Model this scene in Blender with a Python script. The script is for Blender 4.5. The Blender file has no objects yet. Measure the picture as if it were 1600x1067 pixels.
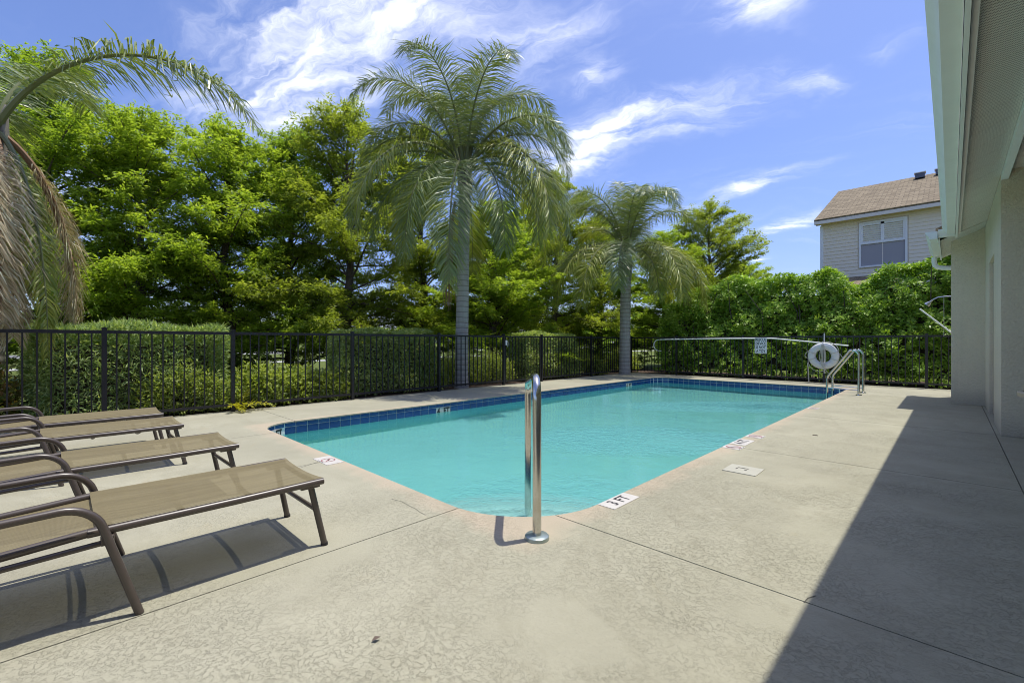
import bpy, bmesh, math, random
import numpy as np
from mathutils import Vector, Matrix

# ------------------------------------------------------------------ scene, camera, world, sun
S = bpy.context.scene
COL = S.collection
rad = math.radians
CAMH = 1.05
YAW = math.atan2(686, 700)
RX, RY = math.cos(YAW), math.sin(YAW)          # camera right, in the pool's frame (X across the pool, Y along it)
FX, FY = -math.sin(YAW), math.cos(YAW)         # camera forward


def at(u, v, z):
    """a world point seen at photo position (u, v) and z metres in front of the camera"""
    x = (u - 800) / 700 * z
    return Vector((x * RX + z * FX, x * RY + z * FY, CAMH - (v - 533) / 700 * z))


cam_d = bpy.data.cameras.new('camera')
cam = bpy.data.objects.new('camera', cam_d)
COL.objects.link(cam)
cam.location = (0, 0, CAMH)
cam.rotation_euler = (rad(90), 0, YAW)
cam_d.sensor_width = 36
cam_d.lens = 15.75
cam_d.clip_start = 0.05
cam_d.clip_end = 900
S.camera = cam

SUNV = Vector((0.110, 0.232, 1.0)).normalized()          # towards the sun
SUN_EL = math.asin(SUNV.z)
sun_d = bpy.data.lights.new('sun', 'SUN')
sun_d.energy = 2.75
sun_d.angle = rad(0.53)
sun_d.color = (1.0, 0.965, 0.86)
sun = bpy.data.objects.new('sun', sun_d)
COL.objects.link(sun)
sun.rotation_euler = (-SUNV).to_track_quat('-Z', 'Y').to_euler()
sun_d.cycles.is_caustics_light = True

W = bpy.data.worlds.new('World')
S.world = W
W.use_nodes = True
S.view_settings.view_transform = 'Standard'
S.view_settings.look = 'None'
S.view_settings.exposure = 0.74
S.view_settings.gamma = 1.0
S.view_settings.use_curve_mapping = False
try:
    S.cycles.filter_width = 1.0
    S.cycles.max_bounces = 10
    S.cycles.transparent_max_bounces = 12
    S.cycles.sample_clamp_indirect = 6
except Exception:
    pass


class G:
    """small helper to write node graphs"""
    def __init__(s, tree):
        s.t = tree
        s.t.nodes.clear()

    def n(s, typ, ins=None, **attrs):
        nd = s.t.nodes.new(typ)
        for k, v in attrs.items():
            setattr(nd, k, v)
        for k, v in (ins or {}).items():
            sock = nd.inputs[k]
            if isinstance(v, tuple) and len(v) == 2 and hasattr(v[0], 'outputs'):
                s.t.links.new(v[0].outputs[v[1]], sock)
            elif hasattr(v, 'outputs'):
                s.t.links.new(v.outputs[0], sock)
            else:
                sock.default_value = v
        return nd

    def math(s, op, a, b=0.0, c=None, clamp=False):
        ins = {0: a, 1: b}
        if c is not None:
            ins[2] = c
        return s.n('ShaderNodeMath', ins, operation=op, use_clamp=clamp)

    def vmath(s, op, a, b=None, scale=None):
        ins = {0: a}
        if b is not None:
            ins[1] = b
        if scale is not None:
            ins['Scale'] = scale
        return s.n('ShaderNodeVectorMath', ins, operation=op)

    def ramp(s, fac, stops, interp='LINEAR'):
        nd = s.n('ShaderNodeValToRGB', {'Fac': fac})
        cr = nd.color_ramp
        cr.interpolation = interp
        while len(cr.elements) < len(stops):
            cr.elements.new(0.5)
        for e, (p, c) in zip(cr.elements, stops):
            e.position = p
            e.color = (c, c, c, 1) if isinstance(c, (int, float)) else (*c, 1)
        return nd

    def mix(s, fac, a, b, mode='MIX'):
        nd = s.n('ShaderNodeMix', data_type='RGBA', blend_type=mode)
        for i, v in ((0, fac), (6, a), (7, b)):
            if isinstance(v, tuple) and len(v) == 2 and hasattr(v[0], 'outputs'):
                s.t.links.new(v[0].outputs[v[1]], nd.inputs[i])
            elif hasattr(v, 'outputs'):
                o = [q for q in v.outputs if q.enabled][0]
                s.t.links.new(o, nd.inputs[i])
            elif i and len(v) == 3:
                nd.inputs[i].default_value = (*v, 1)
            else:
                nd.inputs[i].default_value = v
        return (nd, 2)

    def noise(s, vec, scale, detail=4, rough=0.55, dist=0.0):
        return s.n('ShaderNodeTexNoise', {'Vector': vec, 'Scale': scale, 'Detail': detail, 'Roughness': rough, 'Distortion': dist})


# ---- the sky: Nishita air plus thin cirrus, laid out on the dome by direction
g = G(W.node_tree)
tc = g.n('ShaderNodeTexCoord')
sky = g.n('ShaderNodeTexSky', sky_type='NISHITA', sun_disc=False, sun_elevation=SUN_EL,
          sun_rotation=math.atan2(SUNV.x, SUNV.y), altitude=10.0, air_density=1.0, dust_density=1.6, ozone_density=2.5)
sep = g.n('ShaderNodeSeparateXYZ', {0: (tc, 'Generated')})
zz = g.math('MAXIMUM', g.math('ADD', (sep, 2), 0.25), 0.08)
pxy = g.n('ShaderNodeCombineXYZ', {0: g.math('DIVIDE', (sep, 0), zz), 1: g.math('DIVIDE', (sep, 1), zz)})


def dome(u, v):
    d = (at(u, v, 1.0) - Vector((0, 0, CAMH))).normalized()
    k = max(d.z + 0.25, 0.08)
    return Vector((d.x / k, d.y / k))


warp = g.noise(pxy, 1.7, 5, 0.6)
wv = g.vmath('SCALE', g.vmath('SUBTRACT', (warp, 'Color'), (0.5, 0.5, 0.5)), scale=0.34)
warp2 = g.noise(pxy, 7.0, 4, 0.6)
wv2 = g.vmath('SCALE', g.vmath('SUBTRACT', (warp2, 'Color'), (0.5, 0.5, 0.5)), scale=0.10)
pw = g.vmath('ADD', pxy, g.vmath('ADD', wv, wv2))
STREAKS = [  # two ends of a cirrus streak (as photo positions), half width in dome units, strength
    ((740, 262), (1275, 146), 0.20, 1.0),
    ((800, 300), (1040, 215), 0.19, 0.95),
    ((1040, 332), (1330, 256), 0.10, 0.95),
    ((1150, 386), (1310, 325), 0.085, 0.95),
    ((1060, -50), (1250, 50), 0.13, 1.0),
    ((330, 30), (960, 50), 0.30, 0.50),
    ((300, 200), (760, 110), 0.32, 0.52),
    ((640, 110), (980, 40), 0.15, 0.40),
    ((1160, 412), (1220, 404), 0.05, 0.8),
    ((250, 130), (600, 230), 0.25, 0.45),
    ((840, 140), (1000, 110), 0.10, 0.8),
    ((1160, 100), (1320, 132), 0.09, 0.6),
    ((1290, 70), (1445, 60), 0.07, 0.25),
    ((-600, 60), (-100, 0), 0.3, 0.5),  # from here on: streaks out of view, added to lift the shade
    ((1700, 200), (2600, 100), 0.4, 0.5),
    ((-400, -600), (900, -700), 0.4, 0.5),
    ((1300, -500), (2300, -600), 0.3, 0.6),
]
FILL_BANKS = [((-1.6, -1.5), (-0.3, -0.9), 0.5, 0.9), ((-2.6, -0.2), (-1.6, 0.1), 0.5, 0.8), ((0.2, -1.2), (1.6, -0.4), 0.5, 0.9),
         ((-0.9, -0.2), (0.3, 0.3), 0.45, 0.9), ((-2.0, -3.0), (0.5, -2.2), 0.6, 0.8), ((0.9, 0.3), (2.2, 1.2), 0.5, 0.8), ((-1.5, 0.3), (-0.5, 0.5), 0.3, 0.7)]   # unseen cirrus added over the rest of the dome to fill the shade
tot = None
for (a, b, hw, st) in STREAKS + FILL_BANKS:
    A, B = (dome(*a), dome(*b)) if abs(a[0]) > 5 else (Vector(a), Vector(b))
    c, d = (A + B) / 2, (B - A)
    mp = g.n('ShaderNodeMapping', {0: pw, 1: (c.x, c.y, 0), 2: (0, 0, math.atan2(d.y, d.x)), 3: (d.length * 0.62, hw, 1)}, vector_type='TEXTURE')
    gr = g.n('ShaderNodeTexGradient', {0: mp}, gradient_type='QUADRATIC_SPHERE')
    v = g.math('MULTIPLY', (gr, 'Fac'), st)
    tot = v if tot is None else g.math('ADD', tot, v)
# fibres drawn out along the main wind direction
mA, mB = dome(760, 250), dome(1260, 148)
ang = math.atan2((mB - mA).y, (mB - mA).x)
fm = g.n('ShaderNodeMapping', {0: pw, 2: (0, 0, ang), 3: (0.75, 0.24, 1)}, vector_type='TEXTURE')
fib = g.noise(fm, 3.4, 8, 0.62, 0.5)
fr = g.ramp((fib, 'Fac'), [(0.30, 0.0), (0.74, 1.0)])
puff = g.noise(pw, 5.5, 6, 0.6)
pr = g.ramp((puff, 'Fac'), [(0.3, 0.25), (0.75, 1.0)])
veil = g.ramp((g.noise(fm, 0.9, 4, 0.6), 'Fac'), [(0.38, 0.0), (0.80, 0.50)])
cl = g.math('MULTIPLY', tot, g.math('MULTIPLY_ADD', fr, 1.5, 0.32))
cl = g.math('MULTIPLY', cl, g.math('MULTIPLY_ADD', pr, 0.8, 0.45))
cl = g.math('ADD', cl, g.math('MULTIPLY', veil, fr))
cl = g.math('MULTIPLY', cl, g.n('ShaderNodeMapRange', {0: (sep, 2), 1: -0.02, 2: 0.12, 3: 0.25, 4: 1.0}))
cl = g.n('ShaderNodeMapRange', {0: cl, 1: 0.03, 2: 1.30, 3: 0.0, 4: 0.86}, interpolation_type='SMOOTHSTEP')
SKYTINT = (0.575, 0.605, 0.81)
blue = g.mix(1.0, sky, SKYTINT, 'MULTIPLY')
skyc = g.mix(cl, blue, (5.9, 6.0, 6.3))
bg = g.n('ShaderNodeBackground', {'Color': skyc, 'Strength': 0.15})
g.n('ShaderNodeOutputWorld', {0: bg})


# ------------------------------------------------------------------ materials
def material(name):
    m = bpy.data.materials.new(name)
    m.use_nodes = True
    return m, G(m.node_tree)


def simple(name, col, rough=0.5, metal=0.0, spec=0.5, var=0.0, vscale=8.0, bump=0.0, bscale=60.0, coat=0.0):
    m, g = material(name)
    base = (*col, 1)
    pos = g.n('ShaderNodeTexCoord')
    if var:
        nz = g.noise((pos, 'Object'), vscale, 5, 0.6)
        base = g.mix((nz, 'Fac'), tuple(c * (1 - var) for c in col), tuple(min(1, c * (1 + var)) for c in col))
    ins = {'Base Color': base, 'Roughness': rough, 'Metallic': metal, 'Specular IOR Level': spec, 'Coat Weight': coat}
    if bump:
        bz = g.noise((pos, 'Object'), bscale, 4, 0.6)
        ins['Normal'] = g.n('ShaderNodeBump', {'Height': (bz, 'Fac'), 'Strength': bump, 'Distance': 0.01})
    p = g.n('ShaderNodeBsdfPrincipled', ins)
    g.n('ShaderNodeOutputMaterial', {0: p})
    return m


PX0, PX1, PY0, PY1 = -6.20, -1.63, 1.78, 12.5      # the pool


def concrete_mat(name, base, edge_stain=True):
    m, g = material(name)
    geo = g.n('ShaderNodeNewGeometry')
    P = (geo, 'Position')
    big = g.noise(P, 0.55, 5, 0.6, 0.4)
    mid = g.noise(P, 3.2, 6, 0.65, 0.3)
    fine = g.noise(P, 70, 3, 0.7)
    # knock-down texture: trowelled islands with broken edges between them
    kz = g.noise(P, 30, 9, 0.74, 0.15)
    kd = g.ramp((kz, 'Fac'), [(0.49, 0.0), (0.515, 1.0)])
    where = g.ramp((g.noise(P, 1.1, 4, 0.6), 'Fac'), [(0.40, 0.08), (0.60, 1.0)])
    xs = g.n('ShaderNodeSeparateXYZ', {0: P})
    side = g.n('ShaderNodeMapRange', {0: (xs, 0), 1: -3.6, 2: -1.2, 3: 0.25, 4: 1.0})
    where = g.math('MULTIPLY', where, side)
    # dark broken ticks where the trowelled skin ends
    tk = g.noise(g.n('ShaderNodeMapping', {0: P, 2: (0, 0, 0.7), 3: (1.0, 1.9, 1.0)}), 62, 4, 0.62, 1.2)
    el = g.ramp((tk, 'Fac'), [(0.605, 0.0), (0.65, 1.0)])
    el2 = g.math('MULTIPLY', el, g.math('MULTIPLY', where, g.ramp((g.noise(P, 9, 3, 0.6), 'Fac'), [(0.45, 0.0), (0.62, 1.0)])))
    pit = g.ramp((g.noise(P, 150, 4, 0.7, 0.4), 'Fac'), [(0.58, 0.0), (0.70, 1.0)])
    pit = g.math('MULTIPLY', pit, g.math('MULTIPLY_ADD', where, 0.6, 0.4))
    c0 = tuple(c * 0.84 for c in base)
    c1 = tuple(c * 1.12 for c in base)
    c = g.mix(g.ramp((big, 'Fac'), [(0.3, 0.0), (0.7, 1.0)]), c0, c1)
    c = g.mix(g.math('MULTIPLY', g.ramp((mid, 'Fac'), [(0.35, 0.0), (0.68, 1.0)]), 0.35), c, tuple(b * k for b, k in zip(base, (0.74, 0.75, 0.72))))
    c = g.mix(g.math('MULTIPLY', g.math('MULTIPLY', kd, where), 0.11), c, tuple(b * 1.22 for b in base))
    c = g.mix(g.math('MULTIPLY', pit, 0.32), c, tuple(b * 0.52 for b in base))
    c = g.mix(g.math('MULTIPLY', el2, 0.22), c, tuple(b * 0.42 for b in base))
    c = g.mix(g.math('MULTIPLY', g.ramp((fine, 'Fac'), [(0.3, 0.0), (0.75, 1.0)]), 0.22), c, tuple(b * 0.66 for b in base))
    spk = g.ramp((g.noise(P, 190, 1, 0.5), 'Fac'), [(0.70, 0.0), (0.76, 1.0)])
    c = g.mix(g.math('MULTIPLY', spk, 0.45), c, tuple(b * 0.35 for b in base))
    dr_ = g.noise(P, 0.42, 6, 0.7, 1.2)
    c = g.mix(g.math('MULTIPLY', g.ramp((dr_, 'Fac'), [(0.47, 0.0), (0.495, 1.0), (0.53, 0.35), (0.60, 0.0)]), 0.20), c, tuple(b * k for b, k in zip(base, (0.62, 0.60, 0.55))))
    # scattered rust / leaf-tannin stains
    st = g.ramp((g.noise(P, 2.1, 4, 0.6, 1.0), 'Fac'), [(0.66, 0.0), (0.78, 1.0)])
    c = g.mix(g.math('MULTIPLY', st, 0.28), c, (base[0] * 1.02, base[1] * 0.86, base[2] * 0.62))
    if edge_stain:
        # pinkish worn band along the pool's edge: distance to the pool rectangle
        dx = g.math('MAXIMUM', g.math('SUBTRACT', PX0, (xs, 0)), g.math('SUBTRACT', (xs, 0), PX1))
        dy = g.math('MAXIMUM', g.math('SUBTRACT', PY0, (xs, 1)), g.math('SUBTRACT', (xs, 1), PY1))
        dd = g.math('MAXIMUM', dx, dy)
        w = g.math('ADD', dd, g.math('MULTIPLY', g.math('SUBTRACT', (mid, 'Fac'), 0.5), 0.35))
        band = g.n('ShaderNodeMapRange', {0: w, 1: 0.02, 2: 0.17, 3: 0.55, 4: 0.0})
        c = g.mix(band, c, (base[0] * 1.25, base[1] * 1.04, base[2] * 1.02))
    h = g.math('ADD', g.math('MULTIPLY', g.math('MULTIPLY', kd, where), 0.8), g.math('MULTIPLY', (fine, 'Fac'), 0.5))
    h = g.math('ADD', h, g.math('MULTIPLY', (mid, 'Fac'), 0.6))
    bmp = g.n('ShaderNodeBump', {'Height': h, 'Strength': 0.7, 'Distance': 0.005})
    p = g.n('ShaderNodeBsdfPrincipled', {'Base Color': c, 'Roughness': 0.88, 'Specular IOR Level': 0.25, 'Normal': bmp})
    g.n('ShaderNodeOutputMaterial', {0: p})
    return m


def leaf_mat(name, cols, trans=0.4, gloss=0.25, rough=0.45, big=None):
    """cols: colours picked per leaf"""
    m, g = material(name)
    geo = g.n('ShaderNodeNewGeometry')
    n = len(cols)
    r = g.ramp((geo, 'Random Per Island'), [(i / max(1, n - 1), c) for i, c in enumerate(cols)])
    col = (r, 0)
    if big:
        tcn = g.n('ShaderNodeTexCoord')
        z = g.ramp((g.noise((tcn, 'Object'), big[0], 3, 0.5), 'Fac'), [(0.38, 0.0), (0.62, 1.0)])
        col = g.mix(g.math('MULTIPLY', z, big[2]), col, big[1])
    p = g.n('ShaderNodeBsdfPrincipled', {'Base Color': col, 'Roughness': rough, 'Specular IOR Level': gloss})
    tcol = g.mix(1.0, col, (1.35, 1.35, 0.55), 'MULTIPLY')
    t = g.n('ShaderNodeBsdfTranslucent', {'Color': tcol})
    mx = g.n('ShaderNodeMixShader', {0: trans, 1: p, 2: t})
    g.n('ShaderNodeOutputMaterial', {0: mx})
    return m


M = {}
M['deck'] = concrete_mat('deck_concrete', (0.378, 0.358, 0.268))
M['joint'] = simple('joint_dirt', (0.06, 0.055, 0.045), 0.95)
def stucco():
    m, g = material('painted_stucco')
    geo = g.n('ShaderNodeNewGeometry')
    P = (geo, 'Position')
    base = (0.80, 0.735, 0.565)
    a = g.noise(P, 1.3, 5, 0.65)
    v = g.noise(g.n('ShaderNodeMapping', {0: P, 3: (9, 9, 0.6)}), 1.0, 4, 0.6)
    gr = g.noise(P, 46, 5, 0.65, 0.3)
    c = g.mix((a, 'Fac'), tuple(b * .86 for b in base), tuple(b * 1.1 for b in base))
    c = g.mix(g.math('MULTIPLY', g.ramp((v, 'Fac'), [(0.5, 0.0), (0.75, 1.0)]), 0.16), c, (0.45, 0.41, 0.31))
    xs = g.n('ShaderNodeSeparateXYZ', {0: P})
    low = g.n('ShaderNodeMapRange', {0: g.math('ADD', (xs, 2), g.math('MULTIPLY', (a, 'Fac'), -0.25)), 1: -0.10, 2: 0.16, 3: 0.45, 4: 0.0})
    c = g.mix(low, c, (0.33, 0.30, 0.24))
    c = g.mix(g.math('MULTIPLY', g.ramp((gr, 'Fac'), [(0.35, 1.0), (0.5, 0.0)]), 0.25), c, tuple(b * .7 for b in base))
    b = g.n('ShaderNodeBump', {'Height': (gr, 'Fac'), 'Strength': 1.0, 'Distance': 0.02})
    p = g.n('ShaderNodeBsdfPrincipled', {'Base Color': c, 'Roughness': 0.9, 'Specular IOR Level': 0.2, 'Normal': b})
    g.n('ShaderNodeOutputMaterial', {0: p})
    return m


M['stucco'] = stucco()
M['white_metal'] = simple('white_aluminium', (0.83, 0.85, 0.80), 0.6, spec=0.3, var=0.06, vscale=5)
M['black_metal'] = simple('black_aluminium', (0.011, 0.011, 0.015), 0.38, spec=0.5, var=0.25, vscale=30)
M['frame_brown'] = simple('bronze_tube', (0.075, 0.058, 0.048), 0.36, spec=0.6, var=0.15, vscale=20)
M['plastic_white'] = simple('white_plastic', (0.70, 0.70, 0.69), 0.55, var=0.1, vscale=14)
M['rope'] = simple('pale_rope', (0.55, 0.53, 0.47), 0.9, bump=0.5, bscale=200)
M['mark_white'] = simple('marker_tile_white', (0.54, 0.51, 0.47), 0.5, var=0.14, vscale=18)
M['mark_black'] = simple('marker_black', (0.018, 0.016, 0.018), 0.6)
M['mark_red'] = simple('marker_faded_red', (0.30, 0.12, 0.12), 0.7, var=0.4, vscale=40)
M['mulch'] = simple('bark_mulch', (0.085, 0.052, 0.036), 0.95, var=0.6, vscale=30, bump=1.0, bscale=45)
M['bark'] = simple('bark', (0.11, 0.085, 0.065), 0.9, var=0.4, vscale=18, bump=0.9, bscale=30)
M['twig'] = simple('twig_bark_and_shade', (0.055, 0.045, 0.03), 0.9, var=0.3, vscale=12)  # stem bark; also the dark cores that stand for shade inside hedges
M['asphalt'] = simple('asphalt', (0.16, 0.155, 0.15), 0.9, var=0.15, vscale=2)
M['walk'] = simple('pale_pavement', (0.42, 0.41, 0.38), 0.9, var=0.12, vscale=2)
M['gray_lid'] = simple('lid_plastic', (0.41, 0.395, 0.32), 0.6, var=0.10, vscale=10)
M['pale_trim'] = simple('tan_trim', (0.50, 0.42, 0.30), 0.6, var=0.08)
M['siding'] = simple('vinyl_siding', (0.85, 0.76, 0.62), 0.6, var=0.05, vscale=2)
M['house_trim'] = simple('house_trim', (0.78, 0.71, 0.64), 0.5)
M['house_soffit'] = simple('tan_soffit', (0.70, 0.56, 0.28), 0.7)
M['win_white'] = simple('white_window_vinyl', (0.84, 0.85, 0.86), 0.4)
M['screen'] = simple('window_screen', (0.34, 0.33, 0.36), 0.35, spec=0.5)
M['table_dark'] = simple('table_inset', (0.10, 0.08, 0.065), 0.35, var=0.2)
M['vent_blue'] = simple('roof_vent_metal', (0.08, 0.09, 0.13), 0.3, spec=0.6)


def steel():
    m, g = material('stainless_steel')
    t = g.n('ShaderNodeTexCoord')
    a = g.noise((t, 'Object'), 9, 5, 0.65)
    s = g.ramp((g.noise((t, 'Object'), 160, 2, 0.5), 'Fac'), [(0.63, 0.0), (0.70, 1.0)])
    c = g.mix(g.ramp((a, 'Fac'), [(0.4, 0.0), (0.75, 0.5)]), (0.62, 0.61, 0.58), (0.42, 0.36, 0.27))
    c = g.mix(g.math('MULTIPLY', s, 0.45), c, (0.18, 0.12, 0.07))
    p = g.n('ShaderNodeBsdfPrincipled', {'Base Color': c, 'Metallic': 1.0, 'Roughness': g.math('MULTIPLY_ADD', (a, 'Fac'), 0.22, 0.08)})
    g.n('ShaderNodeOutputMaterial', {0: p})
    return m


M['steel'] = steel()
M['flange'] = simple('escutcheon_plate', (0.34, 0.40, 0.38), 0.35, metal=0.6, var=0.15, vscale=40)


def pool_tile():
    m, g = material('blue_pool_tile')
    oi = g.n('ShaderNodeObjectInfo')
    t = g.n('ShaderNodeTexCoord')
    nz = g.noise((t, 'Object'), 14, 4, 0.6)
    a = g.ramp((oi, 'Random'), [(0.0, (0.012, 0.040, 0.16)), (0.5, (0.018, 0.060, 0.22)), (1.0, (0.022, 0.075, 0.20))])
    c = g.mix(g.math('MULTIPLY', (nz, 'Fac'), 0.5), a, (0.03, 0.09, 0.24))
    p = g.n('ShaderNodeBsdfPrincipled', {'Base Color': c, 'Roughness': 0.16, 'Specular IOR Level': 0.5,
            'Normal': g.n('ShaderNodeBump', {'Height': (nz, 'Fac'), 'Strength': 0.15, 'Distance': 0.004})})
    g.n('ShaderNodeOutputMaterial', {0: p})
    return m


M['tile'] = pool_tile()
M['grout'] = simple('grout', (0.74, 0.74, 0.71), 0.8, var=0.12, vscale=12)
M['plaster'] = simple('pool_plaster', (0.25, 0.585, 0.565), 0.8, spec=0.2, var=0.07, vscale=1.6)
M['step_plaster'] = simple('step_plaster', (0.42, 0.66, 0.62), 0.8, spec=0.2, var=0.06, vscale=4)
M['step_line'] = simple('step_edge_tile', (0.05, 0.13, 0.15), 0.5)


def water_mat():
    m, g = material('pool_water')
    geo = g.n('ShaderNodeNewGeometry')
    P = (geo, 'Position')
    n1 = g.noise(P, 2.2, 3, 0.5, 0.6)
    n2 = g.noise(P, 16, 4, 0.6, 0.8)
    n3 = g.noise(P, 38, 3, 0.6, 0.5)
    n4 = g.noise(P, 7.5, 3, 0.5, 0.7)
    patch = g.ramp((g.noise(P, 0.45, 3, 0.5, 0.3), 'Fac'), [(0.46, 0.05), (0.60, 1.0)])
    # two patches of livelier ripples under the returns
    def blob(cx, cy, sx, sy, rot):
        mp = g.n('ShaderNodeMapping', {0: P, 1: (cx, cy, 0), 2: (0, 0, rot), 3: (sx, sy, 50)}, vector_type='TEXTURE')
        return g.n('ShaderNodeTexGradient', {0: mp}, gradient_type='SPHERICAL')
    b = g.math('ADD', (blob(-2.85, 4.95, 1.5, 0.95, 0.78), 'Fac'), (blob(-2.85, 8.8, 2.4, 0.8, 0.75), 'Fac'))
    b = g.math('ADD', b, g.math('MULTIPLY', (blob(-2.2, 2.7, 0.9, 0.7, 0.8), 'Fac'), 0.35))
    b = g.math('MULTIPLY', b, g.ramp((g.noise(P, 1.5, 3, 0.6), 'Fac'), [(0.35, 0.3), (0.6, 1.0)]), clamp=True)
    h = g.math('ADD', g.math('MULTIPLY', (n1, 'Fac'), 0.22), g.math('MULTIPLY', g.math('MULTIPLY', (n2, 'Fac'), 0.10), g.math('MULTIPLY_ADD', patch, 0.6, 0.25)))
    for nz_, amp in ((n2, 2.6), (n3, 1.4), (n4, 3.4)):
        h = g.math('ADD', h, g.math('MULTIPLY', g.math('MULTIPLY', g.math('SUBTRACT', (nz_, 'Fac'), 0.5), amp), b))
    bmp = g.n('ShaderNodeBump', {'Height': h, 'Strength': 1.0, 'Distance': 0.04})
    p = g.n('ShaderNodeBsdfGlass', {'Color': (0.90, 0.985, 0.985, 1), 'Roughness': 0.0, 'IOR': 1.33, 'Normal': bmp})
    g.n('ShaderNodeOutputMaterial', {0: p})
    return m


M['water'] = water_mat()


def sling_mat():
    m, g = material('woven_sling')
    t = g.n('ShaderNodeTexCoord')
    mp = g.n('ShaderNodeMapping', {0: (t, 'Object'), 3: (1, 1, 1)})
    w1 = g.n('ShaderNodeTexWave', {0: mp, 'Scale': 90, 'Distortion': 1.5, 'Detail': 2}, bands_direction='X')
    w2 = g.n('ShaderNodeTexWave', {0: mp, 'Scale': 90, 'Distortion': 1.5, 'Detail': 2}, bands_direction='Y')
    st = g.noise(g.n('ShaderNodeMapping', {0: (t, 'Object'), 3: (42, 3.0, 1)}), 1.0, 4, 0.7)
    st2 = g.noise(g.n('ShaderNodeMapping', {0: (t, 'Object'), 3: (4.0, 40, 1)}), 1.0, 4, 0.7)
    c = g.mix((st, 'Fac'), (0.10, 0.079, 0.036), (0.275, 0.228, 0.115))
    c = g.mix(g.math('MULTIPLY', (st2, 'Fac'), 0.5), c, (0.15, 0.12, 0.07))
    wv = g.math('MULTIPLY', (w1, 'Fac'), (w2, 'Fac'))
    c = g.mix(g.math('MULTIPLY', wv, 0.35), c, (0.30, 0.255, 0.16))
    b = g.n('ShaderNodeBump', {'Height': wv, 'Strength': 0.35, 'Distance': 0.002})
    p = g.n('ShaderNodeBsdfPrincipled', {'Base Color': c, 'Roughness': 0.75, 'Specular IOR Level': 0.3, 'Normal': b})
    tr = g.n('ShaderNodeBsdfTransparent', {0: (1, 0.97, 0.9, 1)})
    mx = g.n('ShaderNodeMixShader', {0: 0.11, 1: p, 2: tr})
    g.n('ShaderNodeOutputMaterial', {0: mx})
    return m


M['sling'] = sling_mat()


def soffit_mat():
    m, g = material('perforated_soffit')
    geo = g.n('ShaderNodeNewGeometry')
    mp = g.n('ShaderNodeMapping', {0: (geo, 'Position'), 3: (34.0, 68.0, 0.0)})
    v = g.n('ShaderNodeTexBrick', {0: mp, 'Scale': 1.0, 'Mortar Size': 0.30, 'Mortar Smooth': 0.2, 'Brick Width': 1.0, 'Row Height': 1.0,
            'Color1': (1, 1, 1, 1), 'Color2': (1, 1, 1, 1), 'Mortar': (0, 0, 0, 1)})
    c = g.mix(g.math('MULTIPLY', (v, 'Color'), 0.85), (0.84, 0.85, 0.77), (0.07, 0.07, 0.065))
    p = g.n('ShaderNodeBsdfPrincipled', {'Base Color': c, 'Roughness': 0.6})
    g.n('ShaderNodeOutputMaterial', {0: p})
    return m


M['soffit'] = soffit_mat()


def shingle_mat():
    m, g = material('asphalt_shingles')
    geo = g.n('ShaderNodeNewGeometry')
    P = (geo, 'Position')
    mp = g.n('ShaderNodeMapping', {0: P, 3: (4.2, 7.4, 0.0)})
    br = g.n('ShaderNodeTexBrick', {0: mp, 'Scale': 1.0, 'Mortar Size': 0.05, 'Brick Width': 1.1, 'Row Height': 1.0, 'Bias': 0.0,
             'Color1': (0.155, 0.122, 0.078, 1), 'Color2': (0.30, 0.242, 0.16, 1), 'Mortar': (0.09, 0.07, 0.05, 1)})
    nz = g.noise(P, 6, 5, 0.7)
    c = g.mix(g.math('MULTIPLY', (nz, 'Fac'), 0.6), br, (0.225, 0.182, 0.12))
    p = g.n('ShaderNodeBsdfPrincipled', {'Base Color': c, 'Roughness': 0.9, 'Specular IOR Level': 0.2,
            'Normal': g.n('ShaderNodeBump', {'Height': (br, 'Fac'), 'Strength': 0.6, 'Distance': 0.02, }, invert=True)})
    g.n('ShaderNodeOutputMaterial', {0: p})
    return m


M['shingle'] = shingle_mat()


def lawn_mat():
    m, g = material('mown_lawn')
    geo = g.n('ShaderNodeNewGeometry')
    P = (geo, 'Position')
    a = g.noise(P, 0.35, 5, 0.6)
    b = g.noise(P, 14, 5, 0.7)
    c = g.mix((a, 'Fac'), (0.075, 0.10, 0.022), (0.17, 0.19, 0.055))
    c = g.mix(g.math('MULTIPLY', (b, 'Fac'), 0.7), c, (0.10, 0.14, 0.03))
    p = g.n('ShaderNodeBsdfPrincipled', {'Base Color': c, 'Roughness': 0.95, 'Specular IOR Level': 0.1,
            'Normal': g.n('ShaderNodeBump', {'Height': (b, 'Fac'), 'Strength': 1.0, 'Distance': 0.05})})
    g.n('ShaderNodeOutputMaterial', {0: p})
    return m


M['lawn'] = lawn_mat()


def palm_trunk_mat():
    m, g = material('palm_trunk')
    t = g.n('ShaderNodeTexCoord')
    O = (t, 'Object')
    rings = g.n('ShaderNodeTexWave', {0: O, 'Scale': 2.6, 'Distortion': 1.2, 'Detail': 3, 'Detail Scale': 2.0}, bands_direction='Z')
    nz = g.noise(g.n('ShaderNodeMapping', {0: O, 3: (20, 20, 3)}), 1.0, 5, 0.65)
    c = g.mix((nz, 'Fac'), (0.27, 0.25, 0.22), (0.50, 0.47, 0.42))
    rr = g.ramp((rings, 'Fac'), [(0.86, 0.0), (0.97, 1.0)])
    c = g.mix(g.math('MULTIPLY', rr, 0.45), c, (0.10, 0.085, 0.07))
    h = g.math('ADD', (nz, 'Fac'), g.math('MULTIPLY', (rings, 'Fac'), -0.6))
    p = g.n('ShaderNodeBsdfPrincipled', {'Base Color': c, 'Roughness': 0.9, 'Specular IOR Level': 0.2,
            'Normal': g.n('ShaderNodeBump', {'Height': h, 'Strength': 0.7, 'Distance': 0.02})})
    g.n('ShaderNodeOutputMaterial', {0: p})
    return m


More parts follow.
